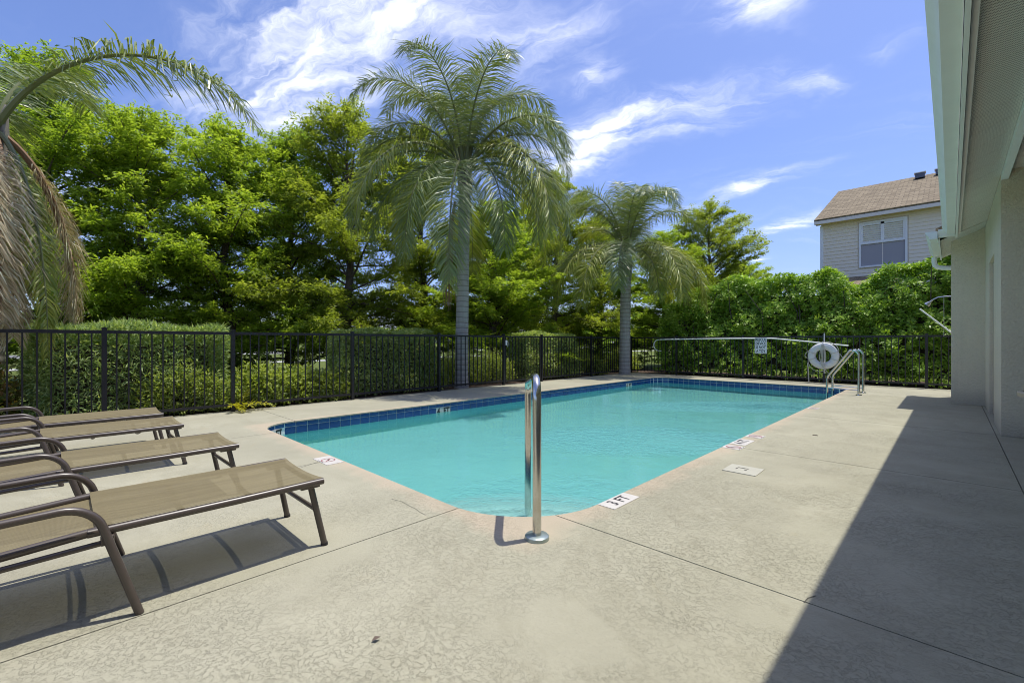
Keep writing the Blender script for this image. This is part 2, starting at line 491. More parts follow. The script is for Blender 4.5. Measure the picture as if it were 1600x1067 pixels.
M['palm_trunk'] = palm_trunk_mat()
M['frond'] = leaf_mat('palm_leaflet', [(0.131, 0.181, 0.055), (0.217, 0.275, 0.083), (0.174, 0.231, 0.083), (0.319, 0.356, 0.11)], 0.25, 0.6, 0.38)
M['frond_yellow'] = leaf_mat('palm_leaflet_yellowing', [(0.163, 0.216, 0.044), (0.263, 0.312, 0.055), (0.362, 0.36, 0.066), (0.2, 0.258, 0.055)], 0.3, 0.5, 0.42)
M['frond_dead'] = leaf_mat('palm_leaflet_dead', [(0.33, 0.242, 0.143), (0.55, 0.462, 0.308), (0.44, 0.352, 0.22), (0.66, 0.66, 0.506)], 0.22, 0.2, 0.7)
M['rachis'] = simple('palm_rachis', (0.13, 0.145, 0.05), 0.5, var=0.2)
M['rachis_dead'] = simple('palm_rachis_dead', (0.27, 0.15, 0.075), 0.7, var=0.25)
M['boot'] = simple('palm_boot', (0.24, 0.21, 0.165), 0.85, var=0.4, vscale=20)
M['leaf_lime'] = leaf_mat('tree_leaf_lime', [(0.206, 0.305, 0.036), (0.338, 0.452, 0.063), (0.272, 0.373, 0.045), (0.468, 0.557, 0.108)], 0.58, 0.25, 0.5)
M['leaf_mid'] = leaf_mat('tree_leaf_green', [(0.177, 0.273, 0.036), (0.278, 0.397, 0.059), (0.224, 0.33, 0.045), (0.385, 0.484, 0.09)], 0.58, 0.25, 0.5)
M['leaf_olive'] = leaf_mat('tree_leaf_olive', [(0.207, 0.278, 0.041), (0.322, 0.391, 0.063), (0.273, 0.33, 0.05), (0.437, 0.494, 0.108)], 0.58, 0.25, 0.5)
M['leaf_hedge'] = leaf_mat('viburnum_leaf', [(0.155, 0.282, 0.028), (0.266, 0.423, 0.047), (0.211, 0.353, 0.038), (0.444, 0.585, 0.095)], 0.42, 0.32, 0.42)
M['leaf_podo'] = leaf_mat('podocarpus_leaf', [(0.202, 0.299, 0.106), (0.342, 0.448, 0.172), (0.265, 0.359, 0.132), (0.59, 0.658, 0.304)], 0.42, 0.3, 0.45)
M['leaf_privet'] = leaf_mat('privet_leaf', [(0.245, 0.331, 0.106), (0.389, 0.489, 0.172), (0.316, 0.402, 0.132), (0.632, 0.66, 0.317)], 0.42, 0.3, 0.45)
M['leaf_low'] = leaf_mat('low_shrub_leaf', [(0.21, 0.28, 0.05), (0.33, 0.4, 0.1), (0.27, 0.33, 0.08), (0.48, 0.54, 0.18)], 0.42, 0.3, 0.45)
M['leaf_red'] = leaf_mat('red_shrub_leaf', [(0.14, 0.2, 0.05), (0.24, 0.3, 0.09), (0.3, 0.17, 0.07), (0.2, 0.26, 0.07)], 0.42, 0.3, 0.45)
M['leaf_fern'] = leaf_mat('yellow_fern', [(0.37, 0.36, 0.019), (0.475, 0.432, 0.029), (0.29, 0.312, 0.029)], 0.45, 0.3, 0.5)
M['dry_leaf'] = simple('dry_leaf', (0.13, 0.095, 0.07), 0.8, var=0.3, vscale=30)


# ------------------------------------------------------------------ builders
class MB:
    def __init__(s):
        s.v, s.f, s.mi, s.cur = [], [], [], 0

    def add(s, vs, fs):
        o = len(s.v)
        s.v += [tuple(p) for p in vs]
        s.f += [tuple(i + o for i in f) for f in fs]
        s.mi += [s.cur] * len(fs)
        return s

    def box(s, x0, x1, y0, y1, z0, z1):
        vs = [(x, y, z) for z in (z0, z1) for y in (y0, y1) for x in (x0, x1)]
        return s.add(vs, [(0, 2, 3, 1), (4, 5, 7, 6), (0, 1, 5, 4), (2, 6, 7, 3), (0, 4, 6, 2), (1, 3, 7, 5)])

    def obox(s, c, ax, ay, az):
        """box about c with half-axis vectors"""
        c, ax, ay, az = map(Vector, (c, ax, ay, az))
        vs = [c + ax * i + ay * j + az * k for k in (-1, 1) for j in (-1, 1) for i in (-1, 1)]
        return s.add(vs, [(0, 2, 3, 1), (4, 5, 7, 6), (0, 1, 5, 4), (2, 6, 7, 3), (0, 4, 6, 2), (1, 3, 7, 5)])

    def tube(s, pts, r, n=10, caps=True, sx=1.0):
        pts = [Vector(p) for p in pts]
        m = len(pts)
        rs = r if isinstance(r, (list, tuple)) else [r] * m
        t = (pts[1] - pts[0]).normalized()
        up = Vector((0, 0, 1)) if abs(t.z) < 0.9 else Vector((1, 0, 0))
        a = t.cross(up).normalized()
        vs, fs = [], []
        for i in range(m):
            if i == 0:
                tt = pts[1] - pts[0]
            elif i == m - 1:
                tt = pts[-1] - pts[-2]
            else:
                tt = (pts[i + 1] - pts[i]).normalized() + (pts[i] - pts[i - 1]).normalized()
            tt = tt.normalized() if tt.length > 1e-9 else t
            a = (a - tt * a.dot(tt))
            a = a.normalized() if a.length > 1e-9 else tt.orthogonal().normalized()
            b = tt.cross(a)
            for k in range(n):
                th = 2 * math.pi * k / n
                vs.append(pts[i] + a * (math.cos(th) * rs[i] * sx) + b * (math.sin(th) * rs[i]))
        for i in range(m - 1):
            for k in range(n):
                fs.append((i * n + k, i * n + (k + 1) % n, (i + 1) * n + (k + 1) % n, (i + 1) * n + k))
        if caps:
            fs.append(tuple(range(n))[::-1])
            fs.append(tuple((m - 1) * n + k for k in range(n)))
        return s.add(vs, fs)

    def lathe(s, prof, c=(0, 0, 0), n=32):
        vs, fs = [], []
        for (r, z) in prof:
            for k in range(n):
                th = 2 * math.pi * k / n
                vs.append((c[0] + r * math.cos(th), c[1] + r * math.sin(th), c[2] + z))
        for i in range(len(prof) - 1):
            for k in range(n):
                fs.append((i * n + k, i * n + (k + 1) % n, (i + 1) * n + (k + 1) % n, (i + 1) * n + k))
        return s.add(vs, fs)

    def prism(s, poly, z0, z1):
        n = len(poly)
        vs = [(x, y, z0) for x, y in poly] + [(x, y, z1) for x, y in poly]
        fs = [tuple(range(n))[::-1], tuple(range(n, 2 * n))]
        fs += [(i, (i + 1) % n, n + (i + 1) % n, n + i) for i in range(n)]
        return s.add(vs, fs)

    def quad(s, a, b, c, d):
        return s.add([a, b, c, d], [(0, 1, 2, 3)])

    def mesh(s, name, mats, smooth=None):
        me = bpy.data.meshes.new(name)
        me.from_pydata(s.v, [], s.f)
        for m in (mats if isinstance(mats, list) else [mats]):
            me.materials.append(m)
        if isinstance(mats, list) and len(mats) > 1:
            me.polygons.foreach_set('material_index', s.mi)
        if smooth:
            me.polygons.foreach_set('use_smooth', [True] * len(me.polygons))
            me.set_sharp_from_angle(angle=rad(smooth))
        me.update()
        return me

    def build(s, name, mats, parent=None, smooth=None, bevel=0.0):
        return link(name, s.mesh(name, mats, smooth), parent, bevel=bevel)


def link(name, me, parent=None, loc=None, rz=None, bevel=0.0):
    o = bpy.data.objects.new(name, me)
    COL.objects.link(o)
    if parent is not None:
        o.parent = parent
    if loc is not None:
        o.location = loc
    if rz is not None:
        o.rotation_euler = (0, 0, rz)
    if bevel:
        md = o.modifiers.new('bevel', 'BEVEL')
        md.width = bevel
        md.segments = 2
        md.limit_method = 'ANGLE'
    return o


def tag(o, label=None, cat=None, group=None, kind=None):
    for k, v in (('label', label), ('category', cat), ('group', group), ('kind', kind)):
        if v:
            o[k] = v
    return o


def thing(name, label, cat, loc=(0, 0, 0), rz=0.0, group=None):
    o = bpy.data.objects.new(name, None)
    COL.objects.link(o)
    o.location = loc
    o.rotation_euler = (0, 0, rz)
    o.empty_display_size = 0.1
    return tag(o, label, cat, group)


def copy_tree(o, parent=None):
    c = o.copy()
    COL.objects.link(c)
    if parent is not None:
        c.parent = parent
    for ch in [k for k in COL.objects if k.parent == o]:
        copy_tree(ch, c)
    return c


def np_mesh(name, verts, k, mats, mi=None):
    """verts (n*k, 3): n separate faces of k corners"""
    n = len(verts) // k
    me = bpy.data.meshes.new(name)
    me.vertices.add(n * k)
    me.vertices.foreach_set('co', np.ascontiguousarray(verts, dtype=np.float32).ravel())
    me.loops.add(n * k)
    me.loops.foreach_set('vertex_index', np.arange(n * k, dtype=np.int32))
    me.polygons.add(n)
    me.polygons.foreach_set('loop_start', np.arange(0, n * k, k, dtype=np.int32))
    me.update(calc_edges=True)
    for m in (mats if isinstance(mats, list) else [mats]):
        me.materials.append(m)
    return me


def unit(a):
    return a / np.maximum(np.linalg.norm(a, axis=-1, keepdims=True), 1e-9)


def leaf_quads(P, D, N, L, Wd, fold=0.25, droop=0.15):
    """diamond leaves folded on the midrib"""
    D = unit(D)
    Sd = unit(np.cross(D, N))
    N = np.cross(Sd, D)
    L = np.asarray(L).reshape(-1, 1)
    Wd = np.asarray(Wd).reshape(-1, 1)
    mid = P + D * L * 0.45
    a = mid + Sd * Wd * 0.5 + N * Wd * fold
    b = P + D * L - N * L * droop
    c = mid - Sd * Wd * 0.5 + N * Wd * fold
    return np.stack([P, a, b, c], axis=1).reshape(-1, 3)


def text_mesh(name, body, size, mat, offset=0.0, depth=0.0, spacing=1.0, lines=1.0, sx=1.0):
    cu = bpy.data.curves.new('text', 'FONT')
    cu.body = body
    cu.size = size
    cu.align_x = 'CENTER'
    cu.align_y = 'CENTER'
    cu.offset = offset
    cu.extrude = depth
    cu.space_character = spacing
    cu.space_line = lines
    cu.resolution_u = 3
    to = bpy.data.objects.new('text', cu)
    COL.objects.link(to)
    dg = bpy.context.evaluated_depsgraph_get()
    me = bpy.data.meshes.new_from_object(to.evaluated_get(dg))
    bpy.data.objects.remove(to)
    bpy.data.curves.remove(cu)
    me.name = name
    me.transform(Matrix.Diagonal((sx, 1, 1, 1)))
    me.materials.clear()
    me.materials.append(mat)
    return me


def basis(o, right, up, loc):
    r, u = Vector(right).normalized(), Vector(up).normalized()
    n = r.cross(u)
    m = Matrix((r, u, n)).transposed().to_4x4()
    m.translation = Vector(loc)
    o.matrix_local = m
    return o


# ------------------------------------------------------------------ ground, deck, pool
DX0, DX1, DY0, DY1 = -7.78, 6.0, -6.0, 13.66
big = MB()
Q = 260.0
for (x0, x1, y0, y1) in ((-Q, DX0, -Q, Q), (DX1, Q, -Q, Q), (DX0, DX1, -Q, DY0), (DX0, DX1, DY1, Q)):
    big.quad((x0, y0, -0.03), (x1, y0, -0.03), (x1, y1, -0.03), (x0, y1, -0.03))
tag(big.build('lawn', M['lawn']), kind='structure')
mu = MB()
mu.quad((-9.3, -5, -0.022), (DX0, -5, -0.022), (DX0, 16.2, -0.022), (-9.3, 16.2, -0.022))
mu.quad((DX0, DY1, -0.022), (4, DY1, -0.022), (4, 16.2, -0.022), (DX0, 16.2, -0.022))
tag(mu.build('mulch_bed', M['mulch']), kind='structure')
rd = MB()
rd.quad((-52, -120, -0.018), (-44, -120, -0.018), (-44, 120, -0.018), (-52, 120, -0.018))
tag(rd.build('road', M['asphalt']), kind='structure')
pv = MB()
pv.quad((-26, -120, -0.014), (-24.4, -120, -0.014), (-24.4, 120, -0.014), (-26, 120, -0.014))
pv.quad((-43.6, -120, -0.014), (-41.6, -120, -0.014), (-41.6, 120, -0.014), (-43.6, 120, -0.014))
tag(pv.build('pavement', M['walk']), kind='structure')


def rrect(x0, x1, y0, y1, rs, n=10, grow=0.0):
    """rounded rectangle, counter-clockwise from the near right corner; rs = radii (near right, far right, far left, near left)"""
    x0, x1, y0, y1 = x0 - grow, x1 + grow, y0 - grow, y1 + grow
    out = []
    for (cx, cy, a0, r) in ((x1, y0, -90, rs[0]), (x1, y1, 0, rs[1]), (x0, y1, 90, rs[2]), (x0, y0, 180, rs[3])):
        r = r + grow
        ox = cx - r if cx == x1 else cx + r
        oy = cy + r if cy == y0 else cy - r
        for k in range(n + 1):
            a = rad(a0 + 90 * k / n)
            out.append((ox + r * math.cos(a), oy + r * math.sin(a)))
    return out


RADII = (0.66, 0.36, 0.42, 0.42)
EDGE = rrect(PX0, PX1, PY0, PY1, RADII, 14)


def ring_bm(outer, inner, z):
    bm = bmesh.new()
    es = []
    for loop in (outer, inner):
        vs = [bm.verts.new((x, y, z)) for x, y in loop]
        es += [bm.edges.new((vs[i], vs[(i + 1) % len(vs)])) for i in range(len(vs))]
    bmesh.ops.triangle_fill(bm, use_beauty=True, edges=es)
    for f in bm.faces:
        if f.normal.z < 0:
            f.normal_flip()
    return bm


deck = thing('pool_deck', None, None)
tag(deck, kind='structure')
rect = [(DX0, DY0), (DX1, DY0), (DX1, DY1), (DX0, DY1)]
bm = ring_bm(rect, rrect(PX0, PX1, PY0, PY1, RADII, 14, 0.02), -0.017)
me = bpy.data.meshes.new('joint_bed')
bm.to_mesh(me)
bm.free()
me.materials.append(M['joint'])
link('joint_bed', me, deck)
# cast slabs, each between its control joints
JY = [DY0, 2.12, 4.75, 7.40, 10.05, DY1]
JX = [DX0, -5.57, -3.92, -2.22]
slabs = []
for i in range(5):
    slabs.append((-2.22 if i == 0 else -3.9, 0.36, JY[i], JY[i + 1]))
    slabs.append((0.36, DX1, JY[i], JY[i + 1]))
slabs += [(JX[0], JX[1], DY0, 2.22), (JX[1], JX[2], DY0, 2.22), (JX[2], JX[3], DY0, 2.12 if False else 2.22)]
for a, b in ((2.22, 5.0), (5.0, 7.8), (7.8, 10.6), (10.6, DY1)):
    slabs.append((JX[0], -3.9, a, b))
full = ring_bm(rect, EDGE, 0.0)
for (x0, x1, y0, y1) in slabs:
    b2 = full.copy()
    gp = 0.0035
    for co, no in (((x0 + gp, 0, 0), (-1, 0, 0)), ((x1 - gp, 0, 0), (1, 0, 0)), ((0, y0 + gp, 0), (0, -1, 0)), ((0, y1 - gp, 0), (0, 1, 0))):
        bmesh.ops.bisect_plane(b2, geom=b2.verts[:] + b2.edges[:] + b2.faces[:], dist=1e-5, plane_co=co, plane_no=no, clear_outer=True)
    if not b2.faces:
        b2.free()
        continue
    r = bmesh.ops.extrude_face_region(b2, geom=b2.faces[:])
    vs = [e for e in r['geom'] if isinstance(e, bmesh.types.BMVert)]
    bmesh.ops.translate(b2, verts=vs, vec=(0, 0, -0.0155))
    bmesh.ops.recalc_face_normals(b2, faces=b2.faces[:])
    me = bpy.data.meshes.new('slab')
    b2.to_mesh(me)
    b2.free()
    me.materials.append(M['deck'])
    link('slab', me, deck)
full.free()

ck = MB()
for pts_ in ([(665, 804), (655, 799), (649, 794), (640, 790), (628, 783), (612, 779)], [(508, 717), (494, 722), (482, 726), (466, 731), (452, 733)], [(1256, 941), (1262, 934), (1275, 930)]):
    q_ = [at(u, v, 700 * CAMH / (v - 533)) for u, v in pts_]
    for a, b in zip(q_, q_[1:]):
        nrm = Vector((-(b - a).y, (b - a).x, 0)).normalized() * 0.0016
        ck.quad((a.x - nrm.x, a.y - nrm.y, .0012), (b.x - nrm.x, b.y - nrm.y, .0012), (b.x + nrm.x, b.y + nrm.y, .0012), (a.x + nrm.x, a.y + nrm.y, .0012))
ck.build('crack', M['joint'], deck)

pool = thing('swimming_pool', None, None)
tag(pool, kind='structure')
WALL = rrect(PX0, PX1, PY0, PY1, RADII, 14, 0.02)
NW = len(WALL)
sh = MB()


def floor_z(y):
    t = min(1.0, max(0.0, (y - 3.0) / 7.5))
    return -0.98 - 0.28 * t


wall_bot = [(x, y, floor_z(y)) for x, y in WALL]
sh.add([(x, y, -0.0158) for x, y in WALL] + wall_bot, [((i + 1) % NW, i, NW + i, NW + (i + 1) % NW) for i in range(NW)])
sh.build('pool_wall', M['plaster'], pool)
fl = MB()
fl.add(wall_bot, [tuple(range(NW))])
fl.build('pool_floor', M['plaster'], pool)
gb = MB()
GW = rrect(PX0, PX1, PY0, PY1, RADII, 14, 0.017)
gb.add([(x, y, -0.0162) for x, y in GW] + [(x, y, -0.232) for x, y in GW], [((i + 1) % NW, i, NW + i, NW + (i + 1) % NW) for i in range(NW)])
gb.build('grout_band', M['grout'], pool)
WATER_Z = -0.150
# corner steps: arcs swung about the near right corner, a dark tile line on each nose
for k, (r, zt) in enumerate(((1.62, -0.72), (1.28, -0.50), (0.94, -0.32))):
    poly = [(PX1 + 0.01, PY0 + 0.01)]
    arc = []
    for i in range(25):
        a = rad(90 + 90 * i / 24)
        arc.append((PX1 + r * math.cos(a), PY0 + r * math.sin(a)))
    st = MB()
    st.prism(poly + arc, -1.0, zt)
    so = st.build('pool_step', M['step_plaster'], pool)
    ln = MB()
    ln.prism(arc + [(PX1 + (r - 0.014) * math.cos(rad(180 - 90 * i / 24)), PY0 + (r - 0.014) * math.sin(rad(180 - 90 * i / 24))) for i in range(25)], zt + 0.001, zt + 0.006)
    ln.build('nosing', M['step_line'], so)
dr = MB()
dr.box(-3.9, -3.45, 10.0, 10.45, -1.245, -1.225)
dr.build('main_drain', M['mark_white'], pool)
# waterline tiles
TH, TW = 0.0045, 0.1425
rows = ((-0.0165, -0.0665), (-0.0740, -0.2185))
tile_me = []
for (z1, z0) in rows:
    t = MB()
    t.box(-TW / 2, TW / 2, -0.0035, 0.0065, z0, z1)
    tile_me.append((t.mesh('tile', M['tile']), t))
far = MB()


def tile_run(pts):
    """positions and tangents every 0.151 m along a polyline"""
    out, d, acc = [], 0.151, 0.0755
    for (a, b) in zip(pts, pts[1:]):
        a, b = Vector(a), Vector(b)
        L = (b - a).length
        while acc <= L:
            p = a + (b - a) * (acc / L)
            out.append((p, math.atan2((b - a).y, (b - a).x)))
            acc += d
        acc -= L
    return out


n1 = 15
loop = GW + [GW[0]]
marker_spots = []
seq = tile_run(loop)
white_me = MB().box(-0.149, 0.149, -0.0035, 0.0070, rows[1][1], rows[1][0]).mesh('marker_tile', M['mark_white'])


def wall_marker(target_u, words):
    best = None
    for i, (p, a) in enumerate(seq):
        if p.x > PX0 + 0.35:
            continue
        x = p.x * RX + p.y * RY
        z = p.x * FX + p.y * FY
        u = 800 + 700 * x / z
        if best is None or abs(u - target_u) < best[0]:
            best = (abs(u - target_u), i)
    return best[1], words


marks = [wall_marker(437, '3  FT'), wall_marker(694, '4  FT'), wall_marker(983, '4  FT')]
skip = {}
for i, w in marks:
    skip[i] = w
    skip[i + 1] = None
for i, (p, a) in enumerate(seq):
    hidden = (p.y < PY0 + 0.1 and p.x > PX0 + 0.5) or p.x > PX1 - 0.1 and p.y < PY1 - 0.5
    for r in (0, 1):
        if r == 1 and i in skip:
            continue
        if hidden:
            c, s = math.cos(a), math.sin(a)
            src = tile_me[r][1]
            far.add([(p.x + x * c - y * s, p.y + x * s + y * c, z) for x, y, z in src.v], src.f)
        else:
            link('tile', tile_me[r][0], pool, (p.x, p.y, 0), a)
tag(far.build('tile_band', M['tile'], pool), kind='stuff')
for i, w in marks:
    (p, a), (q, b) = seq[i], seq[i + 1]
    aa = math.atan2((p - q).y, (p - q).x)
    c = (p + q) / 2
    rt = Vector((-math.cos(aa), -math.sin(aa), 0))
    inn = Vector((-rt.y, rt.x, 0))
    o = link('depth_marker', white_me, pool, (c.x, c.y, 0), math.atan2(rt.y, rt.x))
    tm = text_mesh('lettering', w, 0.15, M['mark_black'], 0.006, 0.0006, 1.05, sx=0.78)
    t = link('lettering', tm, o)
    # reads from inside the pool: right = opposite of the loop's run on this side
    basis(t, (-1, 0, 0), (0, 0, 1), (0, 0.0078, -0.142))
wa = MB()
WP = rrect(PX0, PX1, PY0, PY1, RADII, 14, 0.012)
wa.add([(x, y, WATER_Z) for x, y in WP], [tuple(range(len(WP)))])
water = wa.build('water', M['water'], smooth=60)
tag(water, kind='structure')
water.cycles.is_caustics_caster = True
for o in COL.objects:
    if o.parent == pool or (o.parent and o.parent.parent == pool):
        o.cycles.is_caustics_receiver = True

# ------------------------------------------------------------------ pool building on the near side
bld = thing('pool_house', 'beige stucco building with white gutter and perforated soffit beside the pool deck', 'building')
w = MB()
w.box(0.0, 5.0, 10.66, 11.9, 0.0, 3.4)
w.build('projecting_wall', M['stucco'], bld)
w = MB()
# main wall with a shallow door recess
w.box(0.40, 5.0, 7.40, 8.55, 0.0, 3.6)
w.box(0.46, 5.0, 8.55, 9.55, 0.0, 2.2)
w.box(0.40, 5.0, 8.55, 9.55, 2.2, 3.6)
w.box(0.40, 5.0, 9.55, 10.66, 0.0, 3.6)
w.build('main_wall', M['stucco'], bld)
d = MB()
d.box(0.435, 0.458, 8.58, 9.52, 0.02, 2.18)
d.build('door', M['pale_trim'], bld)
w = MB()
w.box(3.4, 3.6, -6.0, 7.40, 0.0, 3.6)
w.build('porch_wall', M['stucco'], bld)


def gutter(mb, p0, p1, out, z, hw=0.145, hh=0.12):
    """K-style gutter with its back along p0-p1, outward direction out (2-D)"""
    p0, p1, out = Vector((*p0, 0)), Vector((*p1, 0)), Vector((*out, 0))
    prof = [(0.0, hh), (0.0, 0.0), (hw * 0.62, 0.0), (hw * 0.70, 0.03), (hw * 0.78, 0.055), (hw * 0.93, 0.085), (hw, 0.10), (hw, hh), (hw - 0.012, hh), (hw - 0.012, 0.105),
            (hw * 0.62 - 0.004, 0.006), (0.004, 0.006), (0.004, hh)]
    n = len(prof)
    vs = [p + out * a + Vector((0, 0, z + b)) for p in (p0, p1) for a, b in prof]
    fs = [(i, (i + 1) % n, n + (i + 1) % n, n + i) for i in range(n)]
    fs += [tuple(range(8)), tuple(range(n, n + 8))[::-1]]
    mb.add(vs, fs)


YE = 9.92      # where the near eave steps outwards
gm = MB()
gutter(gm, (0.045, -6.0), (0.045, YE - 0.002), (-1, 0), 2.75)
gm.build('gutter', M['white_metal'], bld, smooth=25)
gm = MB()
gutter(gm, (-0.155, YE), (-0.155, 12.2), (-1, 0), 2.70)
gm.build('gutter', M['white_metal'], bld, smooth=25)
gm = MB()
gutter(gm, (0.045, YE + 0.12), (-0.15, YE + 0.12), (0, -1), 2.725, 0.125, 0.115)
gm.build('gutter_return', M['white_metal'], bld, smooth=25)
fa = MB()
fa.box(0.050, 0.072, -6.0, YE + 0.14, 2.70, 2.93)
fa.box(-0.150, -0.128, YE + 0.14, 12.2, 2.645, 2.86)
fa.build('fascia', M['white_metal'], bld)
jt = MB()
jt.box(0.076, 0.105, -6.0, YE, 2.735, 2.785)
jt.build('soffit_trim', M['white_metal'], bld)
# sloping soffit, panel by panel (each 0.41 m), then flat porch ceiling
SL = 0.43


def soffit_z(x):
    return 2.775 + SL * (x - 0.08)


y = -5.9
pm = MB()
x0, x1 = 0.106, 0.398
pm.add([(x0, 0.002, soffit_z(x0)), (x1, 0.002, soffit_z(x1)), (x1, 0.404, soffit_z(x1)), (x0, 0.404, soffit_z(x0)),
        (x0, 0.002, soffit_z(x0) + .012), (x1, 0.002, soffit_z(x1) + .012), (x1, 0.404, soffit_z(x1) + .012), (x0, 0.404, soffit_z(x0) + .012)],
       [(0, 3, 2, 1), (4, 5, 6, 7), (0, 1, 5, 4), (1, 2, 6, 5), (2, 3, 7, 6), (3, 0, 4, 7)])
pme = pm.mesh('soffit_panel', M['soffit'])
while y < YE - 0.1:
    link('soffit_panel', pme, bld, (0, y, 0))
    y += 0.406
pf = MB()
x0, x1 = -0.125, 0.398
pf.add([(x0, YE + 0.14, soffit_z(x0)), (x1, YE + 0.14, soffit_z(x1)), (x1, 12.2, soffit_z(x1)), (x0, 12.2, soffit_z(x0))], [(0, 3, 2, 1)])
pf.add([(0.076, YE, soffit_z(.076) + .004), (x1, YE, soffit_z(x1) + .004), (x1, YE + .14, soffit_z(x1) + .004), (0.076, YE + .14, soffit_z(.076) + .004)], [(0, 3, 2, 1)])
pf.build('soffit_panel', M['soffit'], bld)
ct = MB()
ct.box(0.400, 0.455, -6.0, 7.398, 2.85, 2.935)
ct.build('ceiling_trim', M['white_metal'], bld)
pc = MB()
y = -6.0
while y < 7.3:
    pc.box(0.456, 3.398, y + 0.002, min(y + 0.304, 7.396), 2.952, 2.962)
    y += 0.306
pc.build('porch_ceiling', M['soffit'], bld)
rf = MB()


def roof_z(x):
    return 2.90 + SL * (x + 0.02)


for (xa, ya, yb) in ((0.02, -6.0, YE + 0.1), (-0.18, YE + 0.1, 12.25)):
    rf.add([(xa, ya, roof_z(xa)), (5.5, ya, roof_z(5.5)), (5.5, yb, roof_z(5.5)), (xa, yb, roof_z(xa)),
            (xa, ya, roof_z(xa) + .05), (5.5, ya, roof_z(5.5) + .05), (5.5, yb, roof_z(5.5) + .05), (xa, yb, roof_z(xa) + .05)],
           [(0, 3, 2, 1), (4, 5, 6, 7), (0, 1, 5, 4), (1, 2, 6, 5), (2, 3, 7, 6), (3, 0, 4, 7)])
rf.build('roof', M['shingle'], bld)
ds = MB()
ds.tube([(-0.235, 12.08, 2.70), (-0.235, 12.08, 2.60), (-0.225, 12.08, 2.54), (-0.19, 12.08, 2.50), (-0.12, 12.07, 2.475), (0.10, 12.0, 2.44), (0.2, 11.96, 2.36), (0.22, 11.955, 2.2), (0.22, 11.955, 0.05)],
        0.042, 10)
ds.build('downspout', M['white_metal'], bld, smooth=40)

# outdoor shower on the far end wall
shw = thing('outdoor_shower', 'chrome shower arm with small head sticking out past the building corner', 'shower')
a = MB()
a.tube([(0.10, 11.91, 1.87), (0.08, 12.02, 1.905), (-0.06, 12.05, 1.92), (-0.18, 12.05, 1.91), (-0.25, 12.05, 1.87)], 0.011, 8)
a.build('arm', M['steel'], shw, smooth=40)
a = MB()
a.tube([(-0.25, 12.05, 1.87), (-0.285, 12.05, 1.83), (-0.325, 12.05, 1.785), (-0.345, 12.05, 1.765)], [0.012, 0.02, 0.05, 0.052], 12)
a.build('shower_head', M['steel'], shw, smooth=40)
a = MB()
a.tube([(-0.10, 12.05, 1.92), (-0.098, 12.05, 1.5), (-0.10, 12.05, 1.15)], 0.004, 5)
a.build('pull_chain', M['rope'], shw)
pl = MB()
p0, p1 = at(1437, 482, 9.1), at(1489, 521, 8.75)
pl.tube([p0, p1, p1 + (p1 - p0) * 2.2], 0.014, 8)
tag(pl.build('skimmer_pole', M['white_metal'], smooth=40), 'thin white pole leaning diagonally from behind the building corner over the fence', 'pole')

# ------------------------------------------------------------------ fences
FXL, FYB = -7.70, 13.60
PITCH = 0.1175
pk = MB().box(-0.008, 0.008, -0.008, 0.008, 0.07, 1.150).mesh('picket', M['black_metal'])
post_b = MB()
post_b.box(-0.026, 0.026, -0.026, 0.026, 0.0, 1.212)
post_b.box(-0.031, 0.031, -0.031, 0.031, 1.212, 1.224)
post_b.box(-0.018, 0.018, -0.018, 0.018, 1.224, 1.232)
post_me = post_b.mesh('post', M['black_metal'])


def fence_span(par, along, fixed, a, b):
    """rails and pickets between two posts"""
    horiz = along == 'x'
    for name, z0, z1, hw in (('rail', 1.150, 1.192, 0.019), ('rail', 0.085, 0.120, 0.014)):
        m = MB()
        if horiz:
            m.box(a + .026, b - .026, fixed - hw, fixed + hw, z0, z1)
        else:
            m.box(fixed - hw, fixed + hw, a + .026, b - .026, z0, z1)
        m.build(name, M['black_metal'], par)
    n = max(1, round((b - a) / PITCH))
    for i in range(1, n):
        t = a + (b - a) * i / n
        link('picket', pk, par, (t, fixed, 0) if horiz else (fixed, t, 0))


lf = thing('metal_fence', 'black picket fence along the hedges and palms beyond the long pool side', 'fence')
LP = [-3.32, -1.44, 0.44, 1.87, 3.75, 5.66, 7.57]
LP2 = [8.97, 11.25, FYB]
for yv in LP + LP2[:2]:
    link('post', post_me, lf, (FXL, yv, 0))
for a, b in list(zip(LP, LP[1:])) + list(zip(LP2, LP2[1:])):
    fence_span(lf, 'y', FXL, a, b)
bf = thing('metal_fence', 'black picket fence in front of the tall leafy hedge behind the pool ladder', 'fence')
BP = [FXL, -6.13, -4.19, -2.29, -0.39, 1.5, 3.4]
for xv in BP:
    link('post', post_me, bf, (xv, FYB, 0))
for a, b in zip(BP, BP[1:]):
    fence_span(bf, 'x', FYB, a, b)
gt = thing('metal_gate', 'narrow black picket gate in the fence beside the trunk of the taller palm', 'gate', (FXL, 7.57, 0))
gm = MB()
gm.box(-.016, .016, .045, .075, .05, 1.185)
gm.box(-.016, .016, 1.325, 1.355, .05, 1.185)
gm.box(-.015, .015, .075, 1.325, 1.150, 1.185)
gm.box(-.015, .015, .075, 1.325, .075, .11)
gm.build('gate_frame', M['black_metal'], gt)
pkg = MB().box(-0.008, 0.008, -0.008, 0.008, 0.11, 1.150).mesh('picket', M['black_metal'])
for i in range(1, 11):
    link('picket', pkg, gt, (0, .075 + 1.25 * i / 11, 0))
lt = MB()
lt.box(.017, .045, .03, .075, .96, 1.08)
lt.tube([(.05, .075, 1.06), (.06, .09, 1.02), (.055, .09, .95), (.045, .08, .92)], .006, 6)
lt.build('latch', M['plastic_white'], gt)

# ------------------------------------------------------------------ rails, ladder


